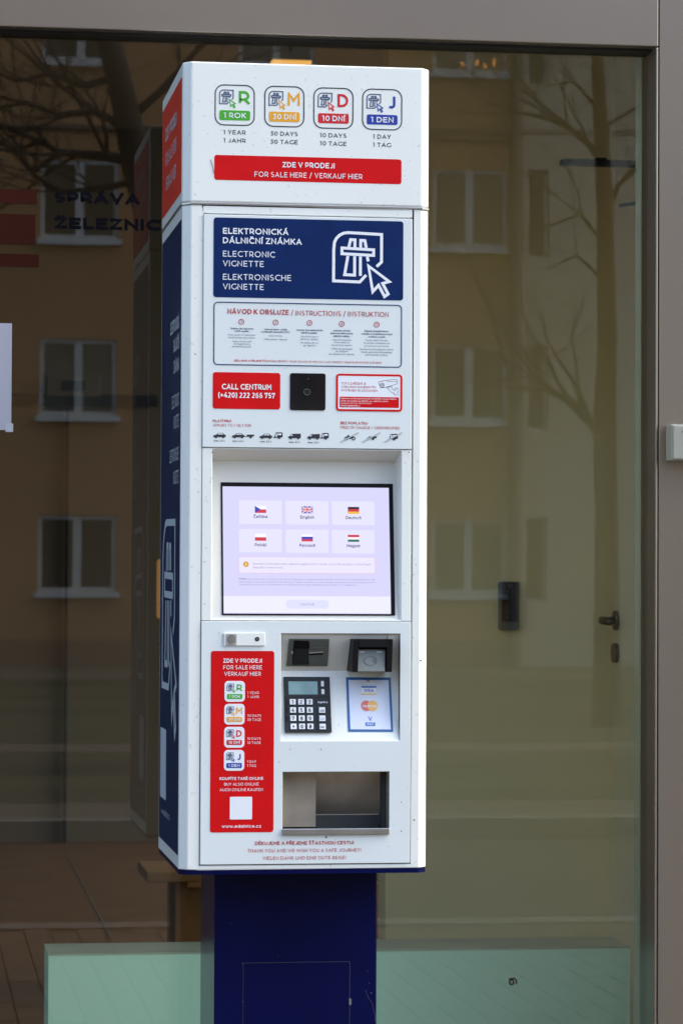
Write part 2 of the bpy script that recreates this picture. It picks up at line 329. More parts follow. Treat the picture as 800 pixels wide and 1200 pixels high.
gl('h', .44, [(0, 1.02), (0, 0)], AR(.22, .46, .22, .24, 180, 0, 7)+[(.44, 0)]); gl('i', 0, [(0, XH), (0, 0)], [(0, .98), (0, .86)]); gl('j', .04, [(.04, XH), (.04, -.16), (-.06, -.24)], [(.04, .98), (.04, .86)]); gl('k', .40, [(0, 1.02), (0, 0)], [(.38, XH), (0, .24)], [(.14, .38), (.42, 0)])
gl('l', 0, [(0, 1.02), (0, 0)]); gl('m', .78, [(0, XH), (0, 0)], AR(.19, .47, .19, .23, 180, 0, 6)+[(.38, 0)], AR(.58, .47, .20, .23, 180, 0, 6)+[(.78, 0)]); gl('n', .44, [(0, XH), (0, 0)], AR(.22, .46, .22, .24, 180, 0, 7)+[(.44, 0)])
gl('o', .52, AR(.26, XH/2, .26, XH/2, 90, 450, 12)); gl('p', .50, [(0, XH), (0, -.28)], bowl()); gl('q', .50, bowl(), [(.50, XH), (.50, -.28)]); gl('r', .22, [(0, XH), (0, 0)], [(0, .42)]+AR(.22, .42, .22, .27, 170, 95, 4))
gl('s', .36, AR(.19, .52, .17, .18, 40, 250, 7)+AR(.18, .17, .18, .17, 75, -145, 7)); gl('t', .26, [(.12, .88), (.12, .12), (.18, 0), (.30, .02)], [(0, .66), (.28, .66)]); gl('u', .44, [(0, XH), (0, .24)]+AR(.22, .24, .22, .24, 180, 360, 7)[1:]+[(.44, XH)])
gl('v', .46, [(0, XH), (.23, 0), (.46, XH)]); gl('w', .74, [(0, XH), (.19, 0), (.37, .66), (.55, 0), (.74, XH)]); gl('x', .42, [(0, 0), (.42, XH)], [(0, XH), (.42, 0)]); gl('y', .46, [(0, XH), (.24, .02)], [(.46, XH), (.20, -.18), (.08, -.26)]); gl('z', .40, [(0, XH), (.40, XH), (0, 0), (.42, 0)])
def comp(ch, base, kind, cx=None):
    a, st = G_[base]; up_ = base.isupper(); h = 1.10 if up_ else (.84 if base != 'l' else 1.1); w_ = a-.36; cx = w_/2 if cx is None else cx
    if base == 'i': st = st[:1]
    m = {'acute': [[(cx-.05, h), (cx+.10, h+.17)]], 'caron': [[(cx-.15, h+.17), (cx, h+.02), (cx+.15, h+.17)]], 'dots': [[(cx-.14, h+.02), (cx-.14, h+.14)], [(cx+.14, h+.02), (cx+.14, h+.14)]],
         'ring': [AR(cx, h+.08, .09, .09, 0, 360, 8)], 'tick': [[(w_+.12, 1.02), (w_+.08, .78)]]}[kind]
    G_[ch] = (a+(.12 if kind == 'tick' else 0), list(st)+m)
for ch, ba, kd in (('Á', 'A', 'acute'), ('Í', 'I', 'acute'), ('Č', 'C', 'caron'), ('É', 'E', 'acute'), ('Ž', 'Z', 'caron'), ('Ě', 'E', 'caron'), ('Ř', 'R', 'caron'), ('Š', 'S', 'caron'), ('Ť', 'T', 'caron'), ('Ý', 'Y', 'acute'), ('Ü', 'U', 'dots'),
                   ('á', 'a', 'acute'), ('í', 'i', 'acute'), ('č', 'c', 'caron'), ('é', 'e', 'acute'), ('ž', 'z', 'caron'), ('ě', 'e', 'caron'), ('ř', 'r', 'caron'), ('š', 's', 'caron'), ('ť', 't', 'tick'), ('ý', 'y', 'acute'), ('ü', 'u', 'dots'), ('ä', 'a', 'dots'), ('ö', 'o', 'dots'), ('ů', 'u', 'ring')):
    comp(ch, ba, kd)
G_['Р'] = G_['P']; G_['у'] = G_['y']; G_['с'] = G_['c']
gl('к', .38, [(0, XH), (0, 0)], [(.36, XH), (0, .30)], [(.12, .40), (.40, 0)]); gl('и', .44, [(0, XH), (0, 0), (.44, XH), (.44, 0)]); G_['й'] = (G_['и'][0], G_['и'][1]+[AR(.22, .98, .13, .12, 190, 350, 4)])
G_[' '] = (.36, [])
def put_text(mb, s, org, ux, uz, width, cap, bold=False):
    """letters centred on org, ux/uz = unit directions, width and cap height in metres; strokes of even thickness"""
    n_ = ux.cross(uz); adv = 0; L = []
    for ch in s:
        a, st = G_[ch]; L.append((adv, st)); adv += a
    tot = adv-.36; sw = cap*(bold if isinstance(bold, float) else .185 if bold else .125)
    if cap < .0045 and not isinstance(bold, float): sw = cap*(.19 if bold else .135)
    kx = (width-sw)/max(tot, .05) if tot > .05 else cap
    x_off = (tot*kx if tot > .05 else 0)/2; kz = (cap-sw); q = 0
    for adv, st in L:
        for pl_ in st:
            P = [Vector(((adv+x)*kx-x_off, z*kz-kz/2)) for x, z in pl_]
            P = [p for i, p in enumerate(P) if i == 0 or (p-P[i-1]).length > 1e-7]
            closed = len(P) > 3 and (P[0]-P[-1]).length < 1e-6
            if closed: P = P[:-1]
            elif len(P) > 1:
                d = (P[1]-P[0]).normalized(); e_ = (P[-1]-P[-2]).normalized(); P[0] = P[0]-d*sw*.5*(len(P) < 9); P[-1] = P[-1]+e_*sw*.5*(len(P) < 9)
            m = len(P); A = []; B = []
            for i in range(m):
                d1 = (P[i]-P[i-1]).normalized() if (i or closed) else None; d2 = (P[(i+1) % m]-P[i]).normalized() if (i < m-1 or closed) else None
                d1 = d1 or d2; d2 = d2 or d1; n1 = Vector((-d1.y, d1.x)); mm = n1+Vector((-d2.y, d2.x)); mm = mm.normalized() if mm.length > 1e-6 else n1
                k_ = min(1/max(mm.dot(n1), .4), 1.9)*sw/2; A.append(P[i]+mm*k_); B.append(P[i]-mm*k_)
            q += 1; lift = n_*(.000008*(q % 3))
            W_ = lambda v: org+ux*v.x+uz*v.y+lift
            for i in range(m if closed else m-1):
                j = (i+1) % m; mb.face([W_(B[i]), W_(B[j]), W_(A[j]), W_(A[i])])
UX, UZ = Vector((1, 0, 0)), Vector((0, 0, 1))
def T(mb, s, cx, cy, wpx, cap, Y, bold=False, raw=False):
    k = scl(cx, cy, Y); p = at(cx, cy, Y); put_text(mb, s, p, UX, UZ, wpx*k, cap*k, bold)
def TL(parent, mt, s, *a, name='lettering'):
    g_ = MB().mat(mt); T(g_, s, *a); return g_.build(name, parent)
def RR(mb, cx, cy, w_, h_, r, y0, th=.0006):
    k = scl(cx, cy, y0); p = at(cx, cy, y0); mb.slab(rrect(p.x, p.z, w_*k, h_*k, r*k), y0, y0+th)
def RRB(mb, cx, cy, w_, h_, r, lw, y0, th=.0006):
    k = scl(cx, cy, y0); p = at(cx, cy, y0); mb.ribbon(rrect(p.x, p.z, (w_-lw)*k, (h_-lw)*k, (r-lw/2)*k), lw*k, y0, y0+th, True)
def PL(mb, pts, lw, y0, closed=False, th=.0006):
    k = scl(400, 700, y0); q = [at(a, b, y0) for a, b in pts]; mb.ribbon([(p.x, p.z) for p in q], lw*k, y0, y0+th, closed)
def PG(mb, pts, y0, th=.0006):
    q = [at(a, b, y0) for a, b in pts]; mb.slab([(p.x, p.z) for p in q], y0, y0+th)
def CC(mb, cx, cy, r, y0, th=.0006, n=20):
    k = scl(cx, cy, y0); p = at(cx, cy, y0); mb.slab(circ(p.x, p.z, r*k, n), y0, y0+th)

# road-and-cursor emblem, in units of an 800 square
_arc = [(92+143*(1-math.sin(R(a))), 300-143*math.cos(R(a))) for a in (90, 72, 54, 36, 18, 0)]
EMB = [([(412, 565), (350, 635), (92, 635), (92, 330)]+_arc[1:]+[(563, 162), (563, 432), (515, 478)], False),
       ([(240, 298), (258, 225), (300, 225), (300, 298)], False), ([(357, 298), (357, 228), (398, 228), (412, 298)], False),
       ([(173, 310), (485, 315), (485, 370), (173, 366)], True), ([(232, 385), (200, 570), (298, 570), (298, 385)], False),
       ([(355, 385), (355, 575)], False), ([(422, 385), (432, 430)], False)]
CUR = ([(435, 475), (640, 620), (575, 640), (630, 742), (595, 768), (535, 660), (478, 725)], True)
def emblem(mb, f2, lw, y0, col, ccol, th=.0006, conv=None):
    mb.mat(col)
    for pts, cl in EMB: mb.ribbon([f2(a, b) for a, b in pts], lw, y0, y0+th, cl)
    mb.mat(ccol); mb.ribbon([f2(a, b) for a, b in CUR[0]], lw, y0, y0+th, True)

# ------------------------------------------------------------------ kiosk dimensions (metres)
KW, KD, KZ, KS, KH = .488, .485, .80, 2.1003, 2.3819
root = thing('vignette_kiosk', (KW/2, .28, 0), 'tall white self-service vignette machine on a dark navy pedestal, touch screen lit', 'ticket machine')
c = .016
def outline(g=0.0, c_=c): return [(g, c_), (g+c_, g), (KW-g-c_, g), (KW-g, c_), (KW-g, KD-g), (g, KD-g)]
# body shell: side walls, back, top, bottom with chamfered front corners
D0, D1 = .0385, .4555                    # door opening in x
DZ0, DZ1 = .8115, 2.084
b = MB().mat('white')
b.prism([(0, c), (c, 0), (D0, 0), (D0, .03), (.012, .03), (.012, KD), (0, KD)], KZ+.0035, KS)
b.prism([(KW, c), (KW, KD), (KW-.012, KD), (KW-.012, .03), (D1, .03), (D1, 0), (KW-c, 0)], KZ+.0035, KS)
b.box(.012, KW-.012, KD-.012, KD, KZ+.0035, KS)
b.box(D0, D1, 0, .03, DZ1, KS); b.box(D0, D1, 0, .03, KZ+.0035, DZ0)
b.box(.012, KW-.012, .03, KD-.012, KS-.015, KS-.001)
b.mat('dark').box(.012, KW-.012, .19, .20, KZ+.02, KS-.02)
b.build('body', root, bevel=.0015, seg=1)
MB().mat('navypaint'); b = MB().mat('navypaint'); b.prism(outline(.001), KZ-.006, KZ+.0035); b.build('bottom_trim', root)
b = MB().mat('steel'); b.prism(outline(-.002), KS+.0005, KS+.0055); b.build('seam_trim', root, bevel=.001)
b = MB().mat('white'); b.prism(outline(-.0008), KS+.006, KH); b.build('header_box', root, 'white header box with four price badges and a red banner', bevel=.003)
# pedestal
ped = MB().mat('navypaint'); pl = at(251.3, 1100, .136).x; pr = at(441.3, 1100, .136).x
ped.box(pl, pr, .136, .42, .012, KZ-.006)
po = ped.build('pedestal', root, bevel=.003)
b = MB().mat('navypaint'); a1 = at(285.5, 1129, .1352); a2 = at(409.5, 1126, .1352)
b.box(a1.x, a2.x, .1352, .1365, .12, a1.z); b.build('access_panel', po, bevel=.0004)
b = MB().mat('navyedge')
for x in (a1.x-.0012, a2.x): b.box(x, x+.0012, .1357, .1372, .12, a1.z+.001)
b.mat('navyedge').box(a1.x, a2.x, .1356, .1372, a1.z+.0003, a1.z+.0012)
b.build('panel_seam', po)
b = MB().mat('readerface'); hp = at(410, 1174, .135); b.box(hp.x-.0022, hp.x+.0022, .133, .136, hp.z-.006, hp.z+.006); b.build('hinge', po, bevel=.0005)
b = MB().mat('steel')
for x, y, r_ in ((432.5, 1152, .7), (434.8, 1163.5, .9), (430, 1138, .5), (284.5, 1174, .8), (283.8, 1129, .6), (325, 1120, .5), (351, 1193, .6), (271, 1082, .4), (433, 1051, .4)):
    q_ = at(x, y, .1358); b.slab(circ(q_.x, q_.z, r_*.0010, 6), .1354, .1362)
q_ = [at(x, y, .1358) for x, y in ((428, 1160), (431, 1168), (436, 1176), (438.5, 1188), (440, 1198))]; b.ribbon([(a.x, a.z) for a in q_], .0003, .1355, .1362); b.build('paint_chips', po)['kind'] = 'stuff'
b = MB().mat('navypaint'); b.box(pl-.05, pr+.05, .09, .466, .0, .012); b.build('base_plate', root)

# header graphics
F0 = -.0012
HB = [(275.2, 123.2, 'R', '1 ROK', '1 YEAR', '1 JAHR', 'green', 26, 13), (333.2, 124.9, 'M', '30 DNÍ', '30 DAYS', '30 TAGE', 'amber', 32, 14.5),
      (390.6, 126.8, 'D', '10 DNÍ', '10 DAYS', '10 TAGE', 'badgered', 31, 12.5), (447.6, 128.3, 'J', '1 DEN', '1 DAY', '1 TAG', 'badgeblue', 21, 10.5)]
def badge(cx, cy, L, lab, col, k, y0, parent, filled, lw):
    g = MB()
    if filled: g.mat('inkwhite'); RR(g, cx, cy, 23.8, 24.2, 4.5, y0); y1 = y0-.0004
    else: g.mat('ink'); RRB(g, cx, cy, 47, 48, 10.5, 1.3, y0); y1 = y0
    s_ = scl(cx, cy, y1); o = at(cx-9.9*k, cy-9.6*k, y1)
    f2 = lambda a, b_: (o.x+(a-325)/473*16*k*s_, o.z-(b_-398)/473*16*k*s_)
    emblem(g, f2, 1.15*k*s_, y1, 'inkblue', col)
    g.mat(col); RR(g, cx, cy+12*k, 36*k, 11.6*k, 2.2*k, y1)
    T(g, L, cx+11*k, cy-8.8*k, {'R': 12.5, 'M': 14.5, 'D': 12.5, 'J': 9}[L]*k, 15.4*k, y1, True)
    g.mat('inkwhite'); T(g, lab, cx, cy+12*k, {'1 ROK': 26, '30 DNÍ': 27.5, '10 DNÍ': 26.5, '1 DEN': 26.5}[lab]*k, 6.3*k, y1-.0004, True)
    return g.build('price_badge', parent)
hb = [badge(x, y, L, lab, col, 1, F0, root, False, 1) for x, y, L, lab, a_, b_, col, w1, _ in HB]
for x, y, L, lab, a_, b_, col, w1, _ in HB:
    g = MB().mat('ink'); T(g, a_, x-.3, y+31.8, w1, 5, F0, .165); T(g, b_, x-.3, y+41.4, w1, 5, F0, .165); g.build('price_lettering', root)
g = MB().mat('red'); RR(g, 361.2, 198.7, 219, 29, 3, F0); ban = g.build('red_banner', root)
TL(ban, 'inkwhite', 'ZDE V PRODEJI', 361.5, 193.6, 61, 6.2, F0-.0005, True); TL(ban, 'inkwhite', 'FOR SALE HERE / VERKAUF HIER', 361.5, 205.5, 126, 6, F0-.0005)

# side panels (x = 0 plane, seen edge-on)
def side_panel(name, col, z0, z1, y0, y1):
    g = MB().mat(col); g.box(-.0012 if name != 'red_side_panel' else -.0022, 0.0005, y0, y1, z0, z1); return g.build(name, root)
rp = side_panel('red_side_panel', 'redside', KS+.028, KH-.028, .024, KD-.02)
bp_ = side_panel('navy_side_panel', 'navyside', KZ+.03, KS-.026, .024, KD-.02)
def side_text(mb, s, yr, z, width, cap, X, bold=False, yc=None):
    # right end at depth yr (near the front), text runs from the back to the front
    yy = yc if yc is not None else yr+width/2
    put_text(mb, s, Vector((X, yy, z)), Vector((0, -1, 0)), UZ, width, cap, bold)
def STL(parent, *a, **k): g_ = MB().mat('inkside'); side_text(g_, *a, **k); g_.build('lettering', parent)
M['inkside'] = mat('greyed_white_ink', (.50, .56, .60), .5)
X = -.0028
zt = (KS+KH)/2
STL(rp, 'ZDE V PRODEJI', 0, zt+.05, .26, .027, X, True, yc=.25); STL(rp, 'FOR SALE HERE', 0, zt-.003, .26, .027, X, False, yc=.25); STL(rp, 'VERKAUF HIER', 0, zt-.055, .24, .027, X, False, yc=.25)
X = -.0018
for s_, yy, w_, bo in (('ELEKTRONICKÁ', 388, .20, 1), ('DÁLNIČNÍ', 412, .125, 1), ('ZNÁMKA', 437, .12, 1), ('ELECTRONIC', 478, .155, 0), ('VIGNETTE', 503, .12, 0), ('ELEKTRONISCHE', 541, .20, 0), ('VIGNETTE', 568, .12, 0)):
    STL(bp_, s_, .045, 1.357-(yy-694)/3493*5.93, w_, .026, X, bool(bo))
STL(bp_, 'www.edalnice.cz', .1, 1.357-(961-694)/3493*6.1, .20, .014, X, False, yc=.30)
g = MB().mat('inkwhite'); zc = 1.357-(745-694)/3493*6.0
sc_ = .44/628
def f3(a, b_): return (-(a-365)*sc_*.86, zc-(b_-465)*sc_)
tmp = MB().mat('inkwhite')
emblem(tmp, f3, .014, 0, 'inkside', 'inkside')
tmp.v = [Vector((-.0018+v.y*.5, .235+v.x, v.z)) for v in tmp.v]
tmp.v = [Vector((v.x, .47-v.y, v.z)) for v in tmp.v]
# mirror once more so that the emblem reads the right way round from the left side
tmp.v = [Vector((v.x, .47-(v.y) if False else v.y, v.z)) for v in tmp.v]
# text direction runs towards -y: a grows towards -y
tmp.v = [Vector((v.x, .47-v.y, v.z)) for v in tmp.v]
tmp.build('road_emblem', bp_)
g = MB().mat('inkwhite'); zq = 1.357-(903-694)/3493*6.15
g.mat('inkside').box(-.0018, -.0011, .30, .43, zq-.072, zq+.072); g.build('blank_code_tile', bp_)

# upper door panel
UPY = -.003
ux0, ux1 = .0405, .4535
uz1 = DZ1-.002; uz0 = at(360, 525.3, UPY).z
b = MB().mat('panel'); b.box(ux0, ux1, UPY, .012, uz0, uz1); up = b.build('upper_door_panel', root, bevel=.001, seg=1)
b = MB().mat('rust'); b.plate(D0-.0002, D1+.0002, DZ0-.0002, DZ1+.0002, [(ux0, ux1, DZ0+.002, DZ1-.002)], .004, .006); b.build('door_gap_seal', root)
FU = UPY-.0006
g = MB().mat('navy'); RR(g, 361.8, 303.6, 222, 92.5, 3.5, FU); ts = g.build('title_sign', root)
g = MB().mat('inkwhite'); y1 = FU-.0005
for s_, x0, x1, yy, cp, bo in (('ELEKTRONICKÁ', 261.4, 338, 271.2, 7, 1), ('DÁLNIČNÍ ZNÁMKA', 261.4, 353.6, 282.4, 7, 1), ('ELECTRONIC', 261.4, 322, 297.8, 6.8, 0), ('VIGNETTE', 261.4, 309, 309, 6.8, 0), ('ELEKTRONISCHE', 261.4, 341, 325, 6.8, 0), ('VIGNETTE', 261.4, 309, 336, 6.8, 0)):
    TL(ts, 'inkwhite', s_, (x0+x1)/2, yy, x1-x0, cp, y1, bool(bo))
g = MB(); o = at(380, 255, y1); k = scl(420, 300, y1)
o2 = at(427.5, 302.5, y1)
emblem(g, lambda a, b_: (o2.x+(a-400)/8.42*k, o2.z-(b_-400)/8.42*k-(a-400)/8.42*k*.022), 28/8.42*k, y1, 'inkwhite', 'inkwhite'); g.build('road_emblem', ts)
# instruction sign
g = MB().mat('inkblue'); RRB(g, 361, 392.3, 220.5, 73.5, 5, 1.2, FU); ins = g.build('instruction_sign', root)
g = MB().mat('inkred')
T(g, 'NÁVOD K OBSLUZE', 302.7, 365.3, 71.8, 5.9, FU, True); T(g, '/ INSTRUCTIONS / INSTRUKTION', 398.3, 367.6, 114, 5.8, FU)
for n, (x, y) in enumerate(((283, 377), (323, 377.7), (362.6, 378.4), (400.4, 379.4), (441.3, 380.3))):
    k = scl(x, y, FU); p = at(x, y, FU); g.ribbon(circ(p.x, p.z, 2.9*k, 18), .7*k, FU, FU+.0005, True); T(g, str(n+1), x, y, 1.6, 2.8, FU, True)
T(g, 'DĚKUJEME A PŘEJEME ŠŤASTNOU CESTU! /', 306, 422.9, 63, 2.1, FU, True); T(g, 'THANK YOU AND WE WISH YOU A SAFE JOURNEY! / VIELEN DANK UND EINE GUTE REISE!', 393, 424.3, 108, 2.1, FU)
cols = [(283.5, [('Zadejte stát registrace', 385, 27, 1), ('a SPZ vozidla.', 388, 17, 1), ('Enter country of registration', 392.4, 32, 0), ('and the licence plate number.', 395.6, 32, 0), ('Geben Sie das Land', 400, 22, 0), ('der Registrierung', 403, 19, 0), ('und das Kennzeichen.', 406, 23, 0)]),
        (323, [('Vyberte pohon vozidla', 386, 27, 1), ('(v případě zahraniční SPZ).', 389, 34, 1), ('Select the fuel.', 393.4, 16, 0), ('Wählen Sie den Treibstoff.', 397.6, 28, 0)]),
        (362.6, [('Vyberte druh elektronické', 386.8, 31, 1), ('dálniční známky.', 390, 19, 1), ('Choose the type of', 394.4, 21, 0), ('electronic vignette.', 397.5, 21, 0), ('Sie wählen die Art', 401.7, 21, 0), ('der Vignette.', 404.8, 14, 0)]),
        (400.4, [('Vyberte počátek', 387.4, 20, 1), ('platnosti elektronické', 390.6, 26, 1), ('dálniční známky.', 393.9, 19, 1), ('Select the beginning', 398.2, 22, 0), ('of the validity of', 401.2, 18, 0), ('the electronic vignette.', 404.4, 24, 0), ('Wählen Sie den Beginn', 408.7, 25, 0), ('der Gültigkeit', 411.6, 14, 0), ('der elektronischen Vignette.', 414.9, 30, 0)]),
        (441.3, [('Zaplaťte platební kartou,', 388, 29, 1), ('vezměte si vytištěné potvrzení', 391.4, 36, 1), ('a můžete vyrazit.', 394.7, 20, 1), ('Pay by credit card, take', 398.7, 26, 0), ('the printed confirmation and', 402, 31, 0), ('you can start your journey.', 405.4, 29, 0), ('Bezahlen Sie mit Kreditkarte, nehmen', 409.4, 39, 0), ('Sie den gedruckten Zahlungsbeleg,', 412.6, 36, 0), ('und Sie können losfahren.', 415.8, 27, 0)])]
g.build('red_lettering', ins)
g = MB()
for x, L in cols:
    for s_, yy, w_, bo in L: g.mat('inkblue' if bo else 'inkgrey'); T(g, s_, x, yy, w_, 1.9, FU, bool(bo))
g.build('small_lettering', ins)
# call centre sign
g = MB().mat('red'); RR(g, 289, 457.9, 79, 42.6, 3, FU); cs = g.build('call_centre_sign', root)
TL(cs, 'inkwhite', 'CALL CENTRUM', 289, 453.3, 58, 6.5, y1, True); TL(cs, 'inkwhite', '(+420) 222 266 757', 289, 463.2, 66.5, 6.3, y1, True)
# camera window
g = MB().mat('blackglass'); RR(g, 360.6, 459.1, 41.5, 43, 2.5, FU-.0008, .002); cw = g.build('camera_window', root)
g = MB().mat('greyplastic'); k = scl(359, 459, FU); p = at(359.6, 459.4, FU)
g.ribbon(circ(p.x, p.z, 3.6*k), .7*k, FU-.0014, FU-.0009, True); g.mat('plastic'); CC(g, 359.6, 459.4, 1.9, FU-.0014, .0005)
g.mat('badgered'); CC(g, 361, 444, .6, FU-.0012, .0004); g.build('camera_lens', cw)
# surveillance sign
g = MB().mat('inkwhite'); RR(g, 432.5, 460.2, 76, 42, 3.5, FU); g.mat('red'); RRB(g, 432.5, 460.2, 77.5, 43.2, 4, 2.3, FU-.0003); RR(g, 432.6, 471.4, 69.3, 12.3, 1, FU-.0003)
ss = g.build('surveillance_sign', root)
g = MB().mat('inkred')
for s_, w_, yy in (('TOTO ZAŘÍZENÍ JE', 28.8, 449.5), ('VYBAVENO KAMEROVÝM', 40.5, 453.6), ('SYSTÉMEM SE ZÁZNAMEM', 42.5, 457.7)): TL(ss, 'inkred', s_, 399.7+w_/2, yy, w_, 2.6, FU, True)
g.mat('inkwhite')
for s_, w_, yy in (('Kamerový systém je provozován na základě ochrany majetku', 65, 467.2), ('Správcem systému je CENDIS, s.p., nábřeží Ludvíka', 55, 470), ('Svobody 1222/12, 110 00 Praha 1', 36, 472.6), ('Kontakt: gdpr@cendis.cz', 22, 475.3)): T(g, s_, 399.3+w_/2, yy, w_, 1.7, FU-.0008)
g.build('lettering', ss)
g = MB().mat('inkred'); cv_ = lambda a, b_: (355+a/6.667, 432+b_/6.667)
PL(g, [cv_(*p) for p in ((588, 105), (640, 92), (718, 84), (735, 92), (736, 118), (650, 145), (605, 150))], .55, FU, True)
PL(g, [cv_(*p) for p in ((650, 98), (738, 104))], .5, FU); PL(g, [cv_(617+17*math.cos(t*.628), 130+17*math.sin(t*.628)) for t in range(10)], .6, FU, True)
PL(g, [cv_(617+8*math.cos(t*.785), 130+8*math.sin(t*.785)) for t in range(8)], .6, FU, True)
PL(g, [cv_(*p) for p in ((655, 148), (690, 185), (712, 192), (712, 205), (738, 206), (738, 152), (722, 152), (718, 172), (697, 160), (690, 140))], .6, FU, True)
g.build('camera_drawing', ss)
# vehicle pictograms
def car(mb, x, y, w_=14.8):
    s_ = w_/14.8; q = lambda pts: [(x+a*s_, y+b_*s_) for a, b_ in pts]
    mb.mat('ink'); PG(mb, q([(0, -1.6), (.6, -3), (3.4, -3.6), (5.6, -5.6), (10.6, -5.8), (13.4, -3.6), (14.8, -3), (14.8, -1.4), (13.6, -.9), (1, -.9)]), FU)
    for cx in (3.2, 11.8): CC(mb, x+cx*s_, y-1*s_, 1.4*s_, FU-.0001, n=10)
    mb.mat('inkwhite'); PG(mb, q([(4.9, -3.8), (6.2, -5.1), (8, -5.2), (8, -3.8)]), FU-.0005); PG(mb, q([(8.5, -3.8), (8.5, -5.2), (10.3, -5.2), (11.6, -3.8)]), FU-.0005)
def trailer(mb, x, y, w_=10.6):
    q = lambda pts: [(x+a*w_/10.6, y+b_) for a, b_ in pts]; mb.mat('ink'); PG(mb, q([(0, -2), (2, -2.6), (2, -4), (10.6, -4), (10.3, -2), (0, -1.6)]), FU); CC(mb, x+6.6*w_/10.6, y-1.2, 1.5, FU-.0001, n=10)
def caravan(mb, x, y, w_=10.6):
    q = lambda pts: [(x+a*w_/10.6, y+b_) for a, b_ in pts]; mb.mat('ink')
    PG(mb, q([(0, -1.6), (1.4, -2.4), (2.4, -6.6), (3.4, -7.4), (9.6, -7.4), (10.6, -6.6), (10.6, -2), (9.6, -1.4), (0, -1)]), FU); CC(mb, x+6.6, y-1.1, 1.5, FU-.0001, n=10)
    mb.mat('inkwhite'); PG(mb, q([(4.9, -6), (9.2, -6), (9.2, -4.2), (4.9, -4.2)]), FU-.0005); PG(mb, q([(2.6, -4.2), (3, -6), (4.1, -6), (4.1, -2.3), (2.6, -2.3)]), FU-.0005)
def van(mb, x, y, w_=14.8):
    q = lambda pts: [(x+a*w_/14.8, y+b_) for a, b_ in pts]; mb.mat('ink')
    PG(mb, q([(0, -1.4), (.4, -3), (2.2, -3.6), (4, -6), (14.6, -6.2), (14.8, -1.2), (.6, -1)]), FU)
    for cx in (3, 11.8): CC(mb, x+cx, y-1.1, 1.5, FU-.0001, n=10)
    mb.mat('inkwhite'); PG(mb, q([(2.8, -3.6), (4, -5.2), (5, -5.2), (5, -3.6)]), FU-.0005)
def picto(cx, cap_, *jobs):
    g = MB()
    for fn, a in jobs: fn(g, *a)
    if cap_: g.mat('ink'); T(g, 'max. 3,5 t', cx, 516.4+(cx-257)*.018, 12.8, 1.9, FU, True)
    g.build('vehicle_pictogram', root)
def slash(g, x): g.mat('slash'); PG(g, [(x-10.5, 517.2), (x+10, 506.3), (x+11, 507.3), (x-9.5, 518.2)], FU-.0008)
def moto(g):
    g.mat('ink')
    for cx in (405.4, 414.3):
        k = scl(cx, 513, FU); p = at(cx, 513.8, FU); g.ribbon(circ(p.x, p.z, 1.7*k, 12), .8*k, FU-.0001, FU+.0005, True)
    PG(g, [(405.6, 513), (407.5, 509.5), (410, 511), (413.6, 510.6), (414.3, 513), (411, 514.2), (408, 514)], FU)
picto(257, 1, (car, (250, 513))); picto(279, 1, (car, (271.9, 513.3)), (trailer, (287.4, 513.3))); picto(311.5, 1, (car, (304.2, 514)), (caravan, (320.5, 514)))
picto(345, 1, (van, (337.7, 514.4))); picto(367, 1, (van, (360, 514.8)), (caravan, (375.2, 514.8, 10)))
picto(0, 0, (moto, ()), (slash, (409.5,))); picto(0, 0, (trailer, (429.8, 515.4, 11.4)), (slash, (435,))); picto(0, 0, (caravan, (455, 515.8, 11)), (slash, (460.5,)))
g = MB().mat('inkred')
for s_, x0, x1, yy, bo in (('PLATÍ PRO', 249.7, 271.2, 493.2, 1), ('APPLIES TO / GILT FÜR', 249.7, 294.3, 498.4, 0), ('BEZ POPLATKU', 399, 430.6, 495.8, 1), ('FREE OF CHARGE / GEBÜHRENFREI', 399, 467.9, 501.2, 0)): TL(root, 'inkred', s_, (x0+x1)/2, yy, x1-x0, 3, FU, bool(bo), name='charge_lettering')

# middle section with recessed screen
mz1 = uz0-.0012; mz0 = at(360, 728.2, UPY).z+.0012
rx0, rx1 = at(248.5, 600, 0).x, at(470, 600, 0).x; rz1 = at(360, 527.3, 0).z; rzb = mz0+.002
b = MB().mat('white'); b.plate(ux0, ux1, mz0, mz1, [(rx0, rx1, rzb, rz1)], -.001, .012); b.build('screen_surround', root, bevel=.001, seg=1)
# recess: sloped soffit, reclined back board, small side walls
zv = at(360, 541, .048).z; YS0, YS1 = .048, .004
sl_y = lambda z: YS1+(YS0-YS1)*(z-rzb)/(zv-rzb)
b = MB().mat('cream')
b.add([(rx0, .0, rz1), (rx1, .0, rz1), (rx1-.006, YS0, zv), (rx0+.003, YS0, zv)], [(0, 1, 2, 3)])
b.add([(rx0+.003, YS0, zv), (rx1-.006, YS0, zv), (rx1-.004, YS1, rzb), (rx0+.002, YS1, rzb)], [(0, 1, 2, 3)])
b.add([(rx0, .0, rz1), (rx0+.003, YS0, zv), (rx0+.002, YS1, rzb), (rx0, 0, rzb)], [(0, 1, 2, 3)]); b.add([(rx1, .0, rz1), (rx1-.006, YS0, zv), (rx1-.004, YS1, rzb), (rx1, 0, rzb)], [(0, 1, 2, 3)])
b.build('screen_recess', root, smooth=False)
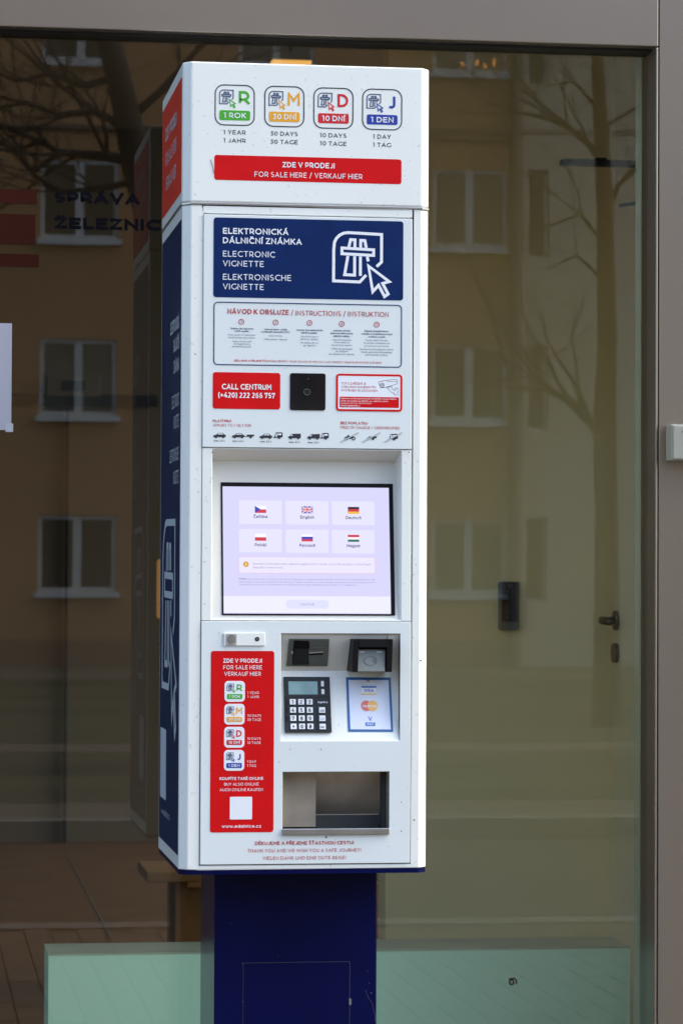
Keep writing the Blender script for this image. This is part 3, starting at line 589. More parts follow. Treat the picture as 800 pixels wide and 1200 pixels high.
# on-slope drawing: build flat at y=0 then lean back
def lean(mb, yf, off):
    for v in mb.v: v.y = yf(v.z)+v.y+off
def S_(mb, fn, *a, **k): fn(mb, *a, **k)
def slopeRR(mb, cx, cy, w_, h_, r, lay, yf, border=0):
    p = at(cx, cy, yf); k = scl(cx, cy, yf); o = rrect(p.x, p.z, w_*k, h_*k, r*k)
    (mb.ribbon(o, border*k, lay, lay+.0003, True) if border else mb.slab(o, lay, lay+.0003))
def slopeT(mb, s, cx, cy, w_, cap, lay, yf, bold=False):
    p = at(cx, cy, yf); k = scl(cx, cy, p.y); put_text(mb, s, Vector((p.x, lay, p.z)), UX, UZ, w_*k, cap*k, bold)
b = MB().mat('bezel'); slopeRR(b, 360.7, 643.3, 202, 154, .5, -.0015, sl_y)
b.mat('bezel'); lean(b, sl_y, 0); b.v = [v for v in b.v]; scr = b.build('touch_screen', root)
b = MB().mat('sbg'); slopeRR(b, 359.3, 644.8, 195, 147.3, .4, -.002, sl_y); lean(b, sl_y, 0); b.build('display', scr)
b = MB().mat('sband'); slopeRR(b, 359.8, 708.5, 195, 19.5, .3, -.0024, sl_y); lean(b, sl_y, 0); b.build('footer_band', scr)
for r_, (y0_, hh) in enumerate(((600.3, 27.5), (633.7, 27.2))):
    for i_, x in enumerate((305, 359.6, 413.6)):
        b = MB().mat('scard'); slopeRR(b, x, y0_+i_*.6, 50, hh, 1.5, -.0024, sl_y); lean(b, sl_y, 0); b.build('language_button', scr)
def flag(cx, cy, kind):
    b = MB(); L = -.0028
    def q(x0, x1, y0_, y1_, m, l=L): b.mat(m); slopeRR(b, cx+(x0+x1)/2, cy+(y0_+y1_)/2, x1-x0, y1_-y0_, 0.001, l, sl_y)
    W_, H_ = 6.6, 4.1
    if kind == 'cz':
        q(-W_, W_, -H_, 0, 'swhite'); q(-W_, W_, 0, H_, 'sred'); b.mat('sblue'); p = at(cx, cy, sl_y); k = scl(cx, cy, p.y)
        b.slab([(p.x-W_*k, p.z+H_*k), (p.x+.2*k, p.z), (p.x-W_*k, p.z-H_*k)], L-.0003, L)
    if kind == 'de': q(-W_, W_, -H_, -H_/3, 'sblack'); q(-W_, W_, -H_/3, H_/3, 'sred'); q(-W_, W_, H_/3, H_, 'sgold')
    if kind == 'pl': q(-W_, W_, -H_, 0, 'swhite'); q(-W_, W_, 0, H_, 'sred')
    if kind == 'ru': q(-W_, W_, -H_, -H_/3, 'swhite'); q(-W_, W_, -H_/3, H_/3, 'sblue'); q(-W_, W_, H_/3, H_, 'sred')
    if kind == 'hu': q(-W_, W_, -H_, -H_/3, 'sred'); q(-W_, W_, -H_/3, H_/3, 'swhite'); q(-W_, W_, H_/3, H_, 'sgreen')
    if kind == 'uk':
        q(-W_, W_, -H_, H_, 'sblue'); p = at(cx, cy, sl_y); k = scl(cx, cy, p.y)
        for wd, m, l in ((1.5, 'swhite', .0003), (.5, 'sred', .0006)):
            b.mat(m)
            for sg in (1, -1): b.ribbon([(p.x-W_*.93*k, p.z+sg*H_*.9*k), (p.x+W_*.93*k, p.z-sg*H_*.9*k)], wd*k, L-l, L-l+.0003)
        q(-1.2, 1.2, -H_, H_, 'swhite', L-.0009); q(-W_, W_, -1.15, 1.15, 'swhite', L-.0009); q(-.65, .65, -H_, H_, 'sred', L-.0012); q(-W_, W_, -.65, .65, 'sred', L-.0012)
    lean(b, sl_y, 0); b.build('flag', scr)
for a in ((305.1, 597, 'cz'), (359.7, 597.5, 'uk'), (413.8, 598.2, 'de'), (305.2, 629.6, 'pl'), (359.7, 630.4, 'ru'), (413.8, 630.9, 'hu')): flag(*a)
b = MB().mat('stext')
for s_, x, y, w_ in (('Čeština', 305, 605.4, 16.3), ('English', 359.6, 606.1, 16), ('Deutsch', 413.8, 606.7, 18), ('Polski', 305.2, 638.5, 13.5), ('Русский', 359.8, 639.1, 18.3), ('Magyar', 413.8, 639.5, 16)):
    slopeT(b, s_, x, y, w_, 3.6, -.0028, sl_y, True)
b.mat('spale')
for s_, x0, x1, y in (('Payment of the electronic vignette applies ONLY to the use of toll sections of the Czech', 296.5, 434, 661), ("Republic's motorways.", 296.5, 331.6, 665)): slopeT(b, s_, (x0+x1)/2, y, x1-x0, 2.3, -.0032, sl_y)
b.mat('stext'); slopeT(b, 'Notice:', 284.3, 678.2, 9, 1.7, -.0028, sl_y, True); b.mat('spale')
for s_, x0, x1, y in (('Use of the kiosk is monitored. Any misuse, damage or unauthorised interference with the kiosk is punishable by law. By', 290, 439, 678.9), ('registering the license plate number in the Electronic Vignette System, your personal data will be processed by the State Fund for', 280, 439, 682.2), ('Transport Infrastructure. More information on the processing of personal data can be found at www.edalnice.cz', 280, 418, 685.2)): slopeT(b, s_, (x0+x1)/2, y, x1-x0, 1.9, -.0028, sl_y)
lean(b, sl_y, 0); b.build('lettering', scr)
b = MB().mat('snote'); slopeRR(b, 359.6, 662.3, 159.5, 19, 2.5, -.0026, sl_y); b.mat('spink'); slopeRR(b, 359.6, 662.3, 159.5, 19, 2.5, -.0029, sl_y, .7)
b.mat('sinfo'); p = at(288, 661.2, sl_y); k = scl(288, 661, p.y); b.slab(circ(p.x, p.z, 3.4*k), -.0031, -.0028); b.mat('swhite'); slopeT(b, 'i', 288, 661.2, 1, 3.6, -.0034, sl_y, True)
lean(b, sl_y, 0); b.build('notice_box', scr)
b = MB().mat('sbtn'); slopeRR(b, 359.8, 708.2, 50, 9.8, 3.5, -.0028, sl_y); b.mat('spale'); slopeT(b, 'CONTINUE', 359.8, 708.2, 16.5, 2.6, -.0034, sl_y); lean(b, sl_y, 0); b.build('continue_button', scr)

# lower door panel with openings for the reader module and the tray
lz1 = mz0-.0012; lz0 = DZ0+.002
mA, mB_ = at(329.3, 760, UPY).x, at(468.6, 760, UPY).x; mzT, mzB = at(398, 742.6, UPY).z, at(398, 868.2, UPY).z
tA, tB = at(331, 930, UPY).x, at(455.8, 930, UPY).x; tzT, tzB = at(393, 904.5, UPY).z, at(393, 978, UPY).z
b = MB().mat('panel'); b.plate(ux0, ux1, lz0, lz1, [(mA, mB_, mzB, mzT), (tA, tB, tzB, tzT)], UPY, .012); b.build('lower_door_panel', root, bevel=.0008, seg=1)
# reader module: V shaped recess
zV = at(398, 786, .045).z; YV = .045
fup = lambda z: -.001+(YV+.001)*(mzT-z)/(mzT-zV)
flo = lambda z: -.001+(YV+.001)*(z-mzB)/(zV-mzB)
b = MB().mat('cream')
b.add([(mA, -.001, mzT), (mB_, -.001, mzT), (mB_, YV, zV), (mA, YV, zV)], [(0, 1, 2, 3)])  # duller than the lower slope: shade of the downward face put into colour
b.mat('white'); b.add([(mA, YV, zV), (mB_, YV, zV), (mB_, -.001, mzB), (mA, -.001, mzB)], [(0, 1, 2, 3)])
b.mat('cream'); b.add([(mA, -.001, mzT), (mA, YV, zV), (mA, -.001, mzB)], [(0, 1, 2)]); b.add([(mB_, -.001, mzT), (mB_, YV, zV), (mB_, -.001, mzB)], [(0, 1, 2)])
b.mat('rust'); b.box(mA, mB_, UPY+.0005, -.001, mzT-.0012, mzT)
b.build('reader_recess', root)
# a box lying on a slope: photo px outline, thickness th towards the viewer
def onslope(mb, pts, yf, y_off0, y_off1):
    q = [at(a, c_, yf) for a, c_ in pts]; n = len(q)
    mb.add([(p.x, yf(p.z)+y_off0, p.z) for p in q]+[(p.x, yf(p.z)+y_off1, p.z) for p in q], [tuple(range(n)), tuple(range(n, 2*n))[::-1]]+[(i, n+i, n+(i+1) % n, (i+1) % n) for i in range(n)])
# card reader with dark slot
z7 = lambda a, c_: (310+a/4, 735+c_/4)
b = MB().mat('greyplastic')
onslope(b, [z7(115, 54), z7(303, 55), z7(294, 183), z7(100, 183)], fup, -.004, .001); crd = b.build('card_reader', root, bevel=.0012)
b = MB().mat('bezel'); onslope(b, [z7(136, 62), z7(206, 64), z7(210, 90), z7(203, 112), z7(206, 175), z7(128, 175), z7(132, 112), z7(134, 90)], fup, -.0052, -.0035)
b.mat('plastic'); onslope(b, [z7(140, 100), z7(200, 100), z7(203, 172), z7(130, 172)], fup, -.0065, -.005); b.build('card_throat', crd)
b = MB().mat('chrome'); onslope(b, [z7(208, 117), z7(272, 114), z7(272, 119), z7(208, 123)], fup, -.006, -.004); onslope(b, [z7(124, 112), z7(132, 112), z7(132, 124), z7(122, 124)], fup, -.006, -.004)
b.mat('bezel'); onslope(b, [z7(208, 124), z7(272, 120), z7(271, 128), z7(208, 131)], fup, -.0055, -.004)
b.build('card_slot_guide', crd); b = MB().mat('readerface'); onslope(b, [z7(222, 95), z7(285, 95), z7(285, 97), z7(222, 97)], fup, -.0048, -.004); b.build('embossed_mark', crd)
# contactless reader: black hood and grey face
b = MB().mat('hoodblack'); p0 = at(410.8, 748.6, .0); p1 = at(456.8, 748.6, 0); zt_ = p0.z; zb_ = at(410, 787, .0).z
for x0, x1 in ((p0.x, p0.x+.011), (p1.x-.011, p1.x)):
    b.add([(x0, -.036, zt_), (x1, -.036, zt_), (x1, YV-.02, zt_), (x0, YV-.02, zt_), (x0-.001, -.030, zb_), (x1-.001, -.030, zb_), (x1-.001, YV+.001, zb_), (x0-.001, YV+.001, zb_)], [(0, 1, 2, 3), (4, 7, 6, 5), (0, 4, 5, 1), (1, 5, 6, 2), (2, 6, 7, 3), (3, 7, 4, 0)])
b.box(p0.x+.011, p1.x-.011, -.036, YV-.02, zt_-.016, zt_)
b.box(p0.x+.011, p1.x-.011, .010, YV-.01, zb_+.001, zt_-.016); hood = b.build('contactless_reader', root, bevel=.0018)
b = MB().mat('readerface'); q0 = at(416.5, 760.5, -.02); q1 = at(452, 786.5, -.03)
b.add([(q0.x+.001, -.020, q0.z), (q1.x+.001, -.020, q0.z), (q1.x+.001, .012, q0.z), (q0.x+.001, .012, q0.z), (q0.x-.002, -.030, q1.z-.001), (q1.x-.002, -.030, q1.z-.001), (q1.x-.002, .012, q1.z-.001), (q0.x-.002, .012, q1.z-.001)], [(0, 1, 2, 3), (4, 7, 6, 5), (0, 4, 5, 1), (1, 5, 6, 2), (2, 6, 7, 3), (3, 7, 4, 0)])
rf_ = b.build('reader_face', hood, bevel=.0016)
fy = lambda z: -.0208-.0098*(q0.z-z)/(q0.z-q1.z)
b = MB().mat('greyplastic'); p = at(434, 774.5, fy); k = scl(434, 774, p.y)
for i_, r_ in enumerate((2.2, 4.0, 5.6)):
    arc = [(p.x+(1.5+r_*math.cos(R(a)))*k, p.z+r_*.8*math.sin(R(a))*k) for a in range(-50, 51, 20)]
    b.ribbon(arc, .6*k, -.0002, .0002)
b.ribbon([(p.x+7.5*k*math.cos(R(a)), p.z+5.2*k*math.sin(R(a))) for a in range(0, 360, 20)], .5*k, -.0002, .0002, True)
b.mat('chrome')
for x in (424, 444): pp = at(x, 764, fy); b.box(pp.x-.005, pp.x+.005, -.0003, .0003, pp.z-.0006, pp.z+.0006)
lean(b, fy, 0); b.build('contactless_symbol', hood)
# keypad terminal
b = MB().mat('plastic'); onslope(b, [(331.9, 793), (385.7, 793.2), (388.3, 858.3), (333.9, 858.3)], flo, -.006, .001); kp = b.build('keypad_terminal', root, bevel=.001)
kf = lambda z: flo(z)-.006
b = MB().mat('lcd'); onslope(b, [z7(111, 254), z7(247, 254), z7(249, 315), z7(113, 315)], kf, -.0004, .0002); b.build('small_display', kp)
b = MB().mat('bezel'); onslope(b, [z7(93, 327), z7(305, 327), z7(305, 329), z7(93, 329)], kf, -.0003, .0002); onslope(b, [z7(241, 338), z7(243, 338), z7(247, 486), z7(245, 486)], kf, -.0004, .0002)
for y in (350, 386, 425): onslope(b, [z7(100, y-12), z7(107, y-12), z7(108, y+18), z7(101, y+18)], kf, -.0004, .0002)
b.build('panel_groove', kp)
def key(cx, cy, w_, h_):
    b = MB().mat('key'); onslope(b, [(cx-w_/2, cy-h_/2), (cx+w_/2, cy-h_/2), (cx+w_/2+.15, cy+h_/2), (cx-w_/2+.15, cy+h_/2)], kf, -.0028, .0002); b.build('key', kp, bevel=.0006)
key(377.5, 801.2, 3.3, 6.4); key(378, 810.5, 3.3, 6)
b2 = MB().mat('ink'); kt = lambda z: kf(z)
names = ['123', '456', '789', '*0#']
for r_ in range(4):
    for c_ in range(3):
        cx, cy = 342.7+c_*9.85+r_*.35, 822.4+r_*9.6; key(cx, cy, 7, 6.5)
        p = at(cx, cy, kf); k = scl(cx, cy, p.y); put_text(b2, names[r_][c_], Vector((p.x, -.0033, p.z)), UX, UZ, (3 if names[r_][c_] not in '1*' else 2)*k, 4.2*k, True)
for y in (832, 841.7, 851.4):
    key(377.1+(y-832)*.03, y, 7.2, 6.6)
    p = at(377.2, y, kf); k = scl(377, y, p.y)
    b2.mat('ink' if y != 841.7 else 'slash'); put_text(b2, {832: 'CLR', 841.7: 'COR', 851.4: 'OK'}[y], Vector((p.x, -.0033, p.z-.001)), UX, UZ, 4.5*k, 2.2*k, True)
b2.mat('inkwhite'); p = at(378, 822.7, kf); put_text(b2, 'ingenico', Vector((p.x, -.0006, p.z)), UX, UZ, 11.5*k, 2.4*k)
lean(b2, kf, 0); b2.build('key_lettering', kp)
# accepted cards sign
fl = lambda z: flo(z)
b = MB().mat('signblue'); onslope(b, [(405.2, 793.6), (457.4, 793.9), (460.4, 857.5), (407.8, 857.3)], fl, -.0012, .0003); cd = b.build('accepted_cards_sign', root)
b = MB().mat('paleplate'); onslope(b, [(408, 796.8), (454.9, 797), (457.6, 854.8), (410.3, 854.6)], fl, -.0016, -.0010); b.build('sign_face', cd)
b = MB(); L = -.0022
def sR(cx, cy, w_, h_, m, l=L, r=.001): b.mat(m); slopeRR(b, cx, cy, w_, h_, r, l, fl)
sR(431.8, 809, 17.2, 10.4, 'inkwhite'); sR(431.8, 804.9, 17.2, 2, 'visablue', L-.0003); sR(431.8, 813.3, 17.2, 1.8, 'visaor', L-.0003)
b.mat('visablue'); slopeT(b, 'VISA', 431.8, 809.1, 11.5, 4, L-.0004, fl, True)
for x, m, l in ((428.9, 'mcred', L), (436.2, 'mcor', L-.0002)):
    b.mat(m); p = at(x, 827, fl); k = scl(x, 827, p.y); b.slab(circ(p.x, p.z, 6.1*k, 28), l, l+.0003)
b.mat('inkwhite'); slopeT(b, 'MasterCard', 432.8, 827.3, 16.5, 2.8, L-.0006, fl, True)
b.mat('visablue'); slopeT(b, 'V', 433.4, 842.2, 4.6, 5, L, fl, True); sR(433.6, 848.6, 11.4, 4, 'visablue', L); b.mat('inkwhite'); slopeT(b, 'PAY', 433.6, 848.6, 7, 2.4, L-.0004, fl, True)
lean(b, fl, 0); b.build('lettering', cd)
b = MB().mat('steel'); p = at(431.2, 797.6, fl); b.slab(circ(p.x, p.z, .0022, 10), -.003, -.001); lean(b, fl, 0); b.build('screw', cd)
# voucher tray
b = MB().mat('trayin'); th = .13
b.add([(tA, 0, tzB), (tA, th, tzB), (tA, th, tzT), (tA, 0, tzT)], [(0, 1, 2, 3)]); b.add([(tB, 0, tzB), (tB, th, tzB), (tB, th, tzT), (tB, 0, tzT)], [(0, 1, 2, 3)])
b.add([(tA, .045, tzT), (tB, .045, tzT), (tB, th, tzB), (tA, th, tzB)], [(0, 1, 2, 3)]); b.add([(tA, 0, tzT), (tB, 0, tzT), (tB, .045, tzT), (tA, .045, tzT)], [(0, 1, 2, 3)])
tray = b.build('voucher_tray', root)
b = MB().mat('dark'); b.box(tA, tB, .0, th, tzB+.006, tzB+.009); q = at(369, 955, .05)
b.box(q.x, tB-.012, .046, .05, tzB+.009, q.z); b.build('tray_floor', tray)
b = MB().mat('traydark'); b.box(tA+.001, q.x, .04, .044, tzB+.012, tzT-.002); b.mat('steel').box(q.x, tB-.014, .0445, .0525, q.z, q.z+.0015); b.mat('dark').box(tB-.010, tB-.001, .03, .05, tzB+.009, tzT); b.build('tray_flap', tray)
b = MB().mat('steel'); b.box(tA-.0004, tB+.0004, -.009, .002, tzB, at(393, 971, -.009).z); b.build('tray_lip', tray, bevel=.0012)
# lock plate
b = MB().mat('white'); p0 = at(262.3, 741, UPY); p1 = at(310.2, 756.6, UPY); b.box(p0.x, p1.x, UPY-.0035, UPY, p1.z, p0.z-.001); lp = b.build('lock_plate', root, bevel=.0006)
b = MB().mat('chrome'); k = scl(271, 749, UPY); p = at(270.8, 749.3, UPY); b.slab(rrect(p.x, p.z, 12.6*k, 13*k, 2*k), UPY-.0045, UPY-.0036)
b.mat('greyplastic'); b.ribbon([(p.x+4*k*math.cos(R(a)), p.z+4.6*k*math.sin(R(a))) for a in range(-50, 231, 20)], .9*k, UPY-.005, UPY-.0044); b.mat('steel'); b.slab(rrect(p.x, p.z-.4*k, 4.4*k, 9*k, 1.6*k), UPY-.006, UPY-.0044); b.build('lock', lp)
b = MB().mat('plastic'); CC(b, 301.4, 748.9, 2.6, UPY-.0042, .0007); b.mat('steel'); CC(b, 301.4, 748.9, .9, UPY-.0045, .0004); b.build('keyhole', lp)
# price sign
g = MB().mat('red'); 
q = [at(248, 763.2, FU), at(321.4, 764, FU), at(320.2, 974.6, FU), at(245.6, 974.4, FU)]
cx_, cz_ = sum(p.x for p in q)/4, sum(p.z for p in q)/4; k = scl(284, 869, FU)
g.slab(rrect(cx_, cz_, 74.2*k, 211*k, 3*k), FU, FU+.0006); ps = g.build('red_price_sign', root)
g = MB().mat('inkwhite')
for s_, x0, x1, yy, cp, bo in (('ZDE V PRODEJI', 261.8, 307, 774.2, 4.8, 1), ('FOR SALE HERE', 261.8, 307, 782, 4.8, 0), ('VERKAUF HIER', 263, 305.6, 789.6, 4.8, 0), ('1 YEAR', 290, 303.3, 811.9, 2.9, 0), ('1 JAHR', 290, 303.3, 816.6, 2.9, 0), ('30 DAYS', 289.8, 306, 838.7, 2.9, 0), ('30 TAGE', 289.8, 306, 843.4, 2.9, 0), ('10 DAYS', 289.8, 305.5, 865.6, 2.9, 0), ('10 TAGE', 289.8, 305.5, 870.4, 2.9, 0), ('1 DAY', 289.6, 300, 892.5, 2.9, 0), ('1 TAG', 289.6, 300, 897.2, 2.9, 0),
        ('KOUPÍTE TAKÉ ONLINE', 257.5, 308.4, 912.3, 3.4, 1), ('BUY ALSO ONLINE', 262.8, 303.2, 918.9, 3.4, 0), ('AUCH ONLINE KAUFEN', 257.6, 308, 925.4, 3.4, 0), ('www.edalnice.cz', 260, 305.9, 968.2, 3.7, 1)):
    TL(ps, 'inkwhite', s_, (x0+x1)/2, yy, x1-x0, cp, y1, bool(bo))
for (x, y), (_, _, L, lab, _, _, col, _, _) in zip(((275.1, 810.2), (274.8, 837), (274.6, 864), (274.4, 891)), HB): badge(x, y, L, lab, col, .5, y1, ps, True, 1)
g = MB().mat('inkwhite'); RR(g, 282.4, 947, 26, 26.3, 1.2, y1); g.build('blank_code_tile', ps)
for a_ in (('DĚKUJEME A PŘEJEME ŠŤASTNOU CESTU!', 356.7, 987.8, 115.5, 4, FU, True), ('THANK YOU AND WE WISH YOU A SAFE JOURNEY!', 356.7, 996.5, 132.5, 3.9, FU), ('VIELEN DANK UND EINE GUTE REISE!', 356.7, 1005.2, 97, 3.9, FU)): TL(root, 'inkred', *a_, name='thank_you_lettering')

b = MB(); sp = random.Random(12); M['speck'] = mat('dirt_speck', (.22, .18, .12), .9)
b.mat('speck')
for i_ in range(30):
    px_ = sp.choice((sp.uniform(224, 234), sp.uniform(486, 495), sp.uniform(245, 478), sp.uniform(325, 478))); py_ = sp.uniform(95, 1010)
    yy_ = UPY-.0004 if (240 < px_ < 478) else -.0004
    if 240 < px_ < 478 and not (885 < py_ < 900 or 982 < py_ < 1010 or 252 < py_ < 254 or 430 < py_ < 434 or 482 < py_ < 490 or 730 < py_ < 738): continue
    p = at(px_, py_, yy_); b.slab(circ(p.x, p.z, sp.uniform(.0004, .0009), 6), yy_, yy_+.0004)
for x, y, r_ in ((229, 415, .9), (249, 530, 1.1), (479, 530, .9), (493, 774, 1.3), (446, 752, .7), (413, 141, .8), (382, 981, 1.4), (470, 940, .8), (470, 974, .9), (424, 104.5, .6), (340, 878, .7), (376, 878, .9), (327, 893, .7), (485, 961, 1.2), (262, 745, .9), (257, 742, .7)):
    yy_ = (UPY if 240 < x < 480 else 0)-.0006; yy_ = -.0018 if y < 240 else yy_
    p = at(x, y, yy_); b.slab(circ(p.x, p.z, r_*.0015, 7), yy_, yy_+.0004)
p = [at(x, y, -.0018) for x, y in ((247, 187), (248.5, 192), (249.5, 195), (250.8, 203))]; b.ribbon([(q.x, q.z) for q in p], .0011, -.0018, -.0012)
tag(b.build('dirt_specks', root), None, None, kind='stuff')

# ------------------------------------------------------------------ glazed shop front
off = thing('glazed_facade', (1.0, GY, 0), 'office front of grey metal panels with one large dark window pane', 'building front')
gx1 = at(766.5, 300, GY).x; gz1 = at(766.5, 54, GY).z; gx0 = -2.6
FP = GY-.07                               # face of the metal panels
sx = at(768.5, 20, FP).x+.006
b = MB().mat('gasket'); b.plate(gx0-.01, gx1+.004, .05, gz1+.004, [(gx0+.022, gx1-.011, .10, gz1-.020)], GY-.035, GY+.03)
b.build('window_gasket', off)
b = MB().mat('glass'); b.box(gx0+.01, gx1-.01, GY, GY+.008, .06, gz1-.01); b.build('glass_pane', off)
b = MB().mat('metalpanel'); zp = at(400, 43, FP).z
b.box(gx0-.02, sx-.0015, FP, GY+.06, zp, 3.05); b.build('metal_panel', off, bevel=.002)
xr = at(767, 600, FP).x
b = MB().mat('metalpanel'); b.box(xr, sx-.0015, FP, GY+.06, .0, zp-.002); b.box(sx+.0012, 2.0, FP, GY+.06, .0, 3.05); b.build('metal_panel', off, bevel=.002)
b = MB().mat('metalpanel'); b.box(2.003, 4.6, FP, GY+.06, 0, 3.05); b.build('metal_panel', off, bevel=.002)
b = MB().mat('metalpanel'); b.box(-5.0, gx0-.024, FP, GY+.06, 0, 3.05); b.build('metal_panel', off, bevel=.002)
b = MB().mat('metalpanel'); b.box(gx0-.02, xr-.002, FP+.02, GY+.05, 0, .06); b.build('window_sill_panel', off)
b = MB().mat('jamb'); b.box(gx1-.006, gx1+.03, GY+.03, GY+.155, 0, 3.0); b.build('window_jamb', off)
b = MB().mat('metalpanel'); b.box(-5, 4.6, FP, GY+.06, 3.053, 6.0); b.box(-5, 4.6, FP, GY+.06, 6.003, 9.0); b.build('upper_wall', off)
# grey box on the right panel
b = MB().mat('boxgrey'); p0 = at(785.5, 497, FP-.045); p1 = at(785.5, 539.5, FP-.045)
b.box(p0.x, p0.x+.13, FP-.045, FP, p1.z, p0.z); jb = b.build('junction_box', None, bevel=.003)
tag(jb, 'small light grey box fixed to the metal panel right of the window', 'junction box')
b = MB().mat('boxgrey'); b.box(p0.x+.004, p0.x+.126, FP-.049, FP-.045, p1.z+.003, p0.z-.003); b.build('lid', jb, bevel=.002)
b = MB().mat('cable'); b.tube([(p0.x+.024, FP-.05, p0.z-.017), (p0.x+.03, FP-.05, p0.z-.012), (p0.x+.05, FP-.05, p0.z-.011)], .0008, 5); b.build('scratch_mark', jb)
# taped paper
b = MB().mat('paper'); p0 = at(-40, 378, GY-.002); p1 = at(13.5, 504, GY-.002); b.box(p0.x, p1.x, GY-.0022, GY-.0008, p1.z, p0.z)
pa = b.build('paper_notice'); tag(pa, 'white sheet of paper taped to the glass at the left edge', 'paper sheet')
b = MB().mat('sill'); b.box(p1.x-.012, p1.x+.004, GY-.003, GY-.0024, p1.z-.004, p1.z+.014); b.build('tape', pa)

# ------------------------------------------------------------------ interior
CZ = 3.78
struct(tag(MB().mat('ifloor').build('interior_floor'), None, None)) if 0 else None
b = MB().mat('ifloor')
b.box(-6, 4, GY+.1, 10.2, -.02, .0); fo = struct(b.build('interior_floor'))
b = MB().mat('dark')
for p, q in (((78, 1000), (130, 1100)),):
    a = CAM+ray(*p)*(-CAM.z/ray(*p).z); c_ = CAM+ray(*q)*(-CAM.z/ray(*q).z); b.tube([(a.x, a.y, .001), (c_.x, c_.y, .001)], .003, 4)
struct(b.build('floor_joint'))
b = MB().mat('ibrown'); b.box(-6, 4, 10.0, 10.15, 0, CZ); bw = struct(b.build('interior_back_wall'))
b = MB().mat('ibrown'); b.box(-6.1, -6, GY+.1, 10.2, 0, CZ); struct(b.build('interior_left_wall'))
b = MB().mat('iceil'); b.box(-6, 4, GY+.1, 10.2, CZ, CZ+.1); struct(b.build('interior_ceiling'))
WY = 2.25; wx0 = at(452, 900, WY).x; cxr = at(718.5, 600, WY).x
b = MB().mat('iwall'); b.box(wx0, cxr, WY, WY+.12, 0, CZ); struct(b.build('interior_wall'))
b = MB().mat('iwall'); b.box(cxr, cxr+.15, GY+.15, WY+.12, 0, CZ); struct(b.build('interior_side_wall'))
dr = thing('interior_door', (cxr, WY-.5, 0), 'cream interior door seen edge-on at the right behind the glass', 'door')
b = MB().mat('idoor'); b.box(cxr-.006, cxr-.001, WY-.93, WY-.015, .01, 2.15); b.build('door_leaf', dr)
hz = at(722, 727, WY-.05).z; hy = WY-.07
b = MB().mat('bronze'); b.tube([(cxr-.006, hy, hz), (cxr-.016, hy, hz)], .027, 20); b.tube([(cxr-.016, hy, hz), (cxr-.052, hy, hz)], .0095, 12)
b.tube([(cxr-.047, hy+.004, hz+.001), (cxr-.055, hy-.03, hz), (cxr-.056, hy-.125, hz-.002)], [.011, .011, .0105], 12); b.build('door_handle', dr, smooth=True)
b = MB().mat('bronze'); z2 = at(721, 765, WY-.05).z; b.tube([(cxr-.006, hy, z2), (cxr-.018, hy, z2)], .027, 20); b.build('lock_rose', dr)
# access reader on the facing wall
k = scl(595, 710, WY); p = at(594.5, 710, WY)
b = MB().mat('greyplastic'); b.slab(rrect(p.x, p.z, 23*k, 56*k, 3*k), WY-.028, WY); ar = b.build('access_reader', None, bevel=.002)
tag(ar, 'black keypad access reader on the beige wall behind the glass', 'access reader')
b = MB().mat('bezel'); b.slab(rrect(p.x+.4*k, p.z+4.5*k, 19*k, 45*k, 1*k), WY-.029, WY-.027); b.build('front_face', ar)
b = MB().mat('readerface'); b.ribbon(circ(p.x+.4*k, p.z+23*k, 2*k, 14), .6*k, WY-.0295, WY-.0285, True)
for r_ in range(6):
    for c_ in (-3, 3): b.slab(circ(p.x+c_*k, p.z+(17-r_*6)*k, .55*k, 6), WY-.0295, WY-.0285)
b.build('key_dots', ar)
# door closer: black bar reaching out of the side wall
q0 = at(657, 189.5, 1.9); q1 = at(748, 190, 1.9)
b = MB().mat('bezel'); b.box(q0.x, cxr, 1.88, 1.92, q0.z-.009, q0.z+.006); b.box(q0.x+.09, q0.x+.12, 1.885, 1.915, q0.z+.006, q0.z+.012)
cl = b.build('wall_bracket', None, bevel=.002); tag(cl, 'thin black horizontal bar bracket high on the wall behind the glass', 'bracket')
b = MB().mat('bezel'); q2 = at(725, 241, 1.7); b.tube([(cxr, 1.7, q2.z+.02), (q2.x, 1.7, q2.z)], .006, 6); st = b.build('bracket_stay'); tag(st, 'short slanting black stay below the black bar at right', 'stay')
# mint low counter just behind the glass
by0 = 1.18; u0, u1 = at(57, 1118, by0), at(738, 1111, by0); by1 = 1.38
b = MB().mat('mint'); b.box(u0.x, u1.x, by0, by1, 0, u0.z-.004); ct = b.build('low_counter', None, bevel=.001)
tag(ct, 'long low mint white counter standing just behind the glass', 'counter')
b = MB().mat('minttop'); b.box(u0.x-.001, u1.x+.001, by0-.001, by1+.001, u0.z-.0035, u0.z); b.build('counter_top', ct)
b = MB().mat('signblk'); p = at(600.5, 1149.5, by0-.002); k = scl(600, 1150, by0); put_text(b, 'a', p, Vector((0, 0, -1))*-1, UX, 8.5*k, 8*k, True)
b2 = MB().mat('signblk'); c0 = at(599, 1151, by0-.002)
b2.ribbon([(c0.x+2.5*k*math.cos(R(a)), c0.z+2.9*k*math.sin(R(a))) for a in range(0, 360, 30)], 1.5*k, by0-.002, by0-.001, True)
b2.ribbon([(c0.x-3.2*k, c0.z+3.6*k), (c0.x+3.2*k, c0.z+4.4*k), (c0.x+5.4*k, c0.z+2.2*k), (c0.x+5.8*k, c0.z-2*k)], 1.5*k, by0-.0022, by0-.0012); b2.build('black_mark', ct)
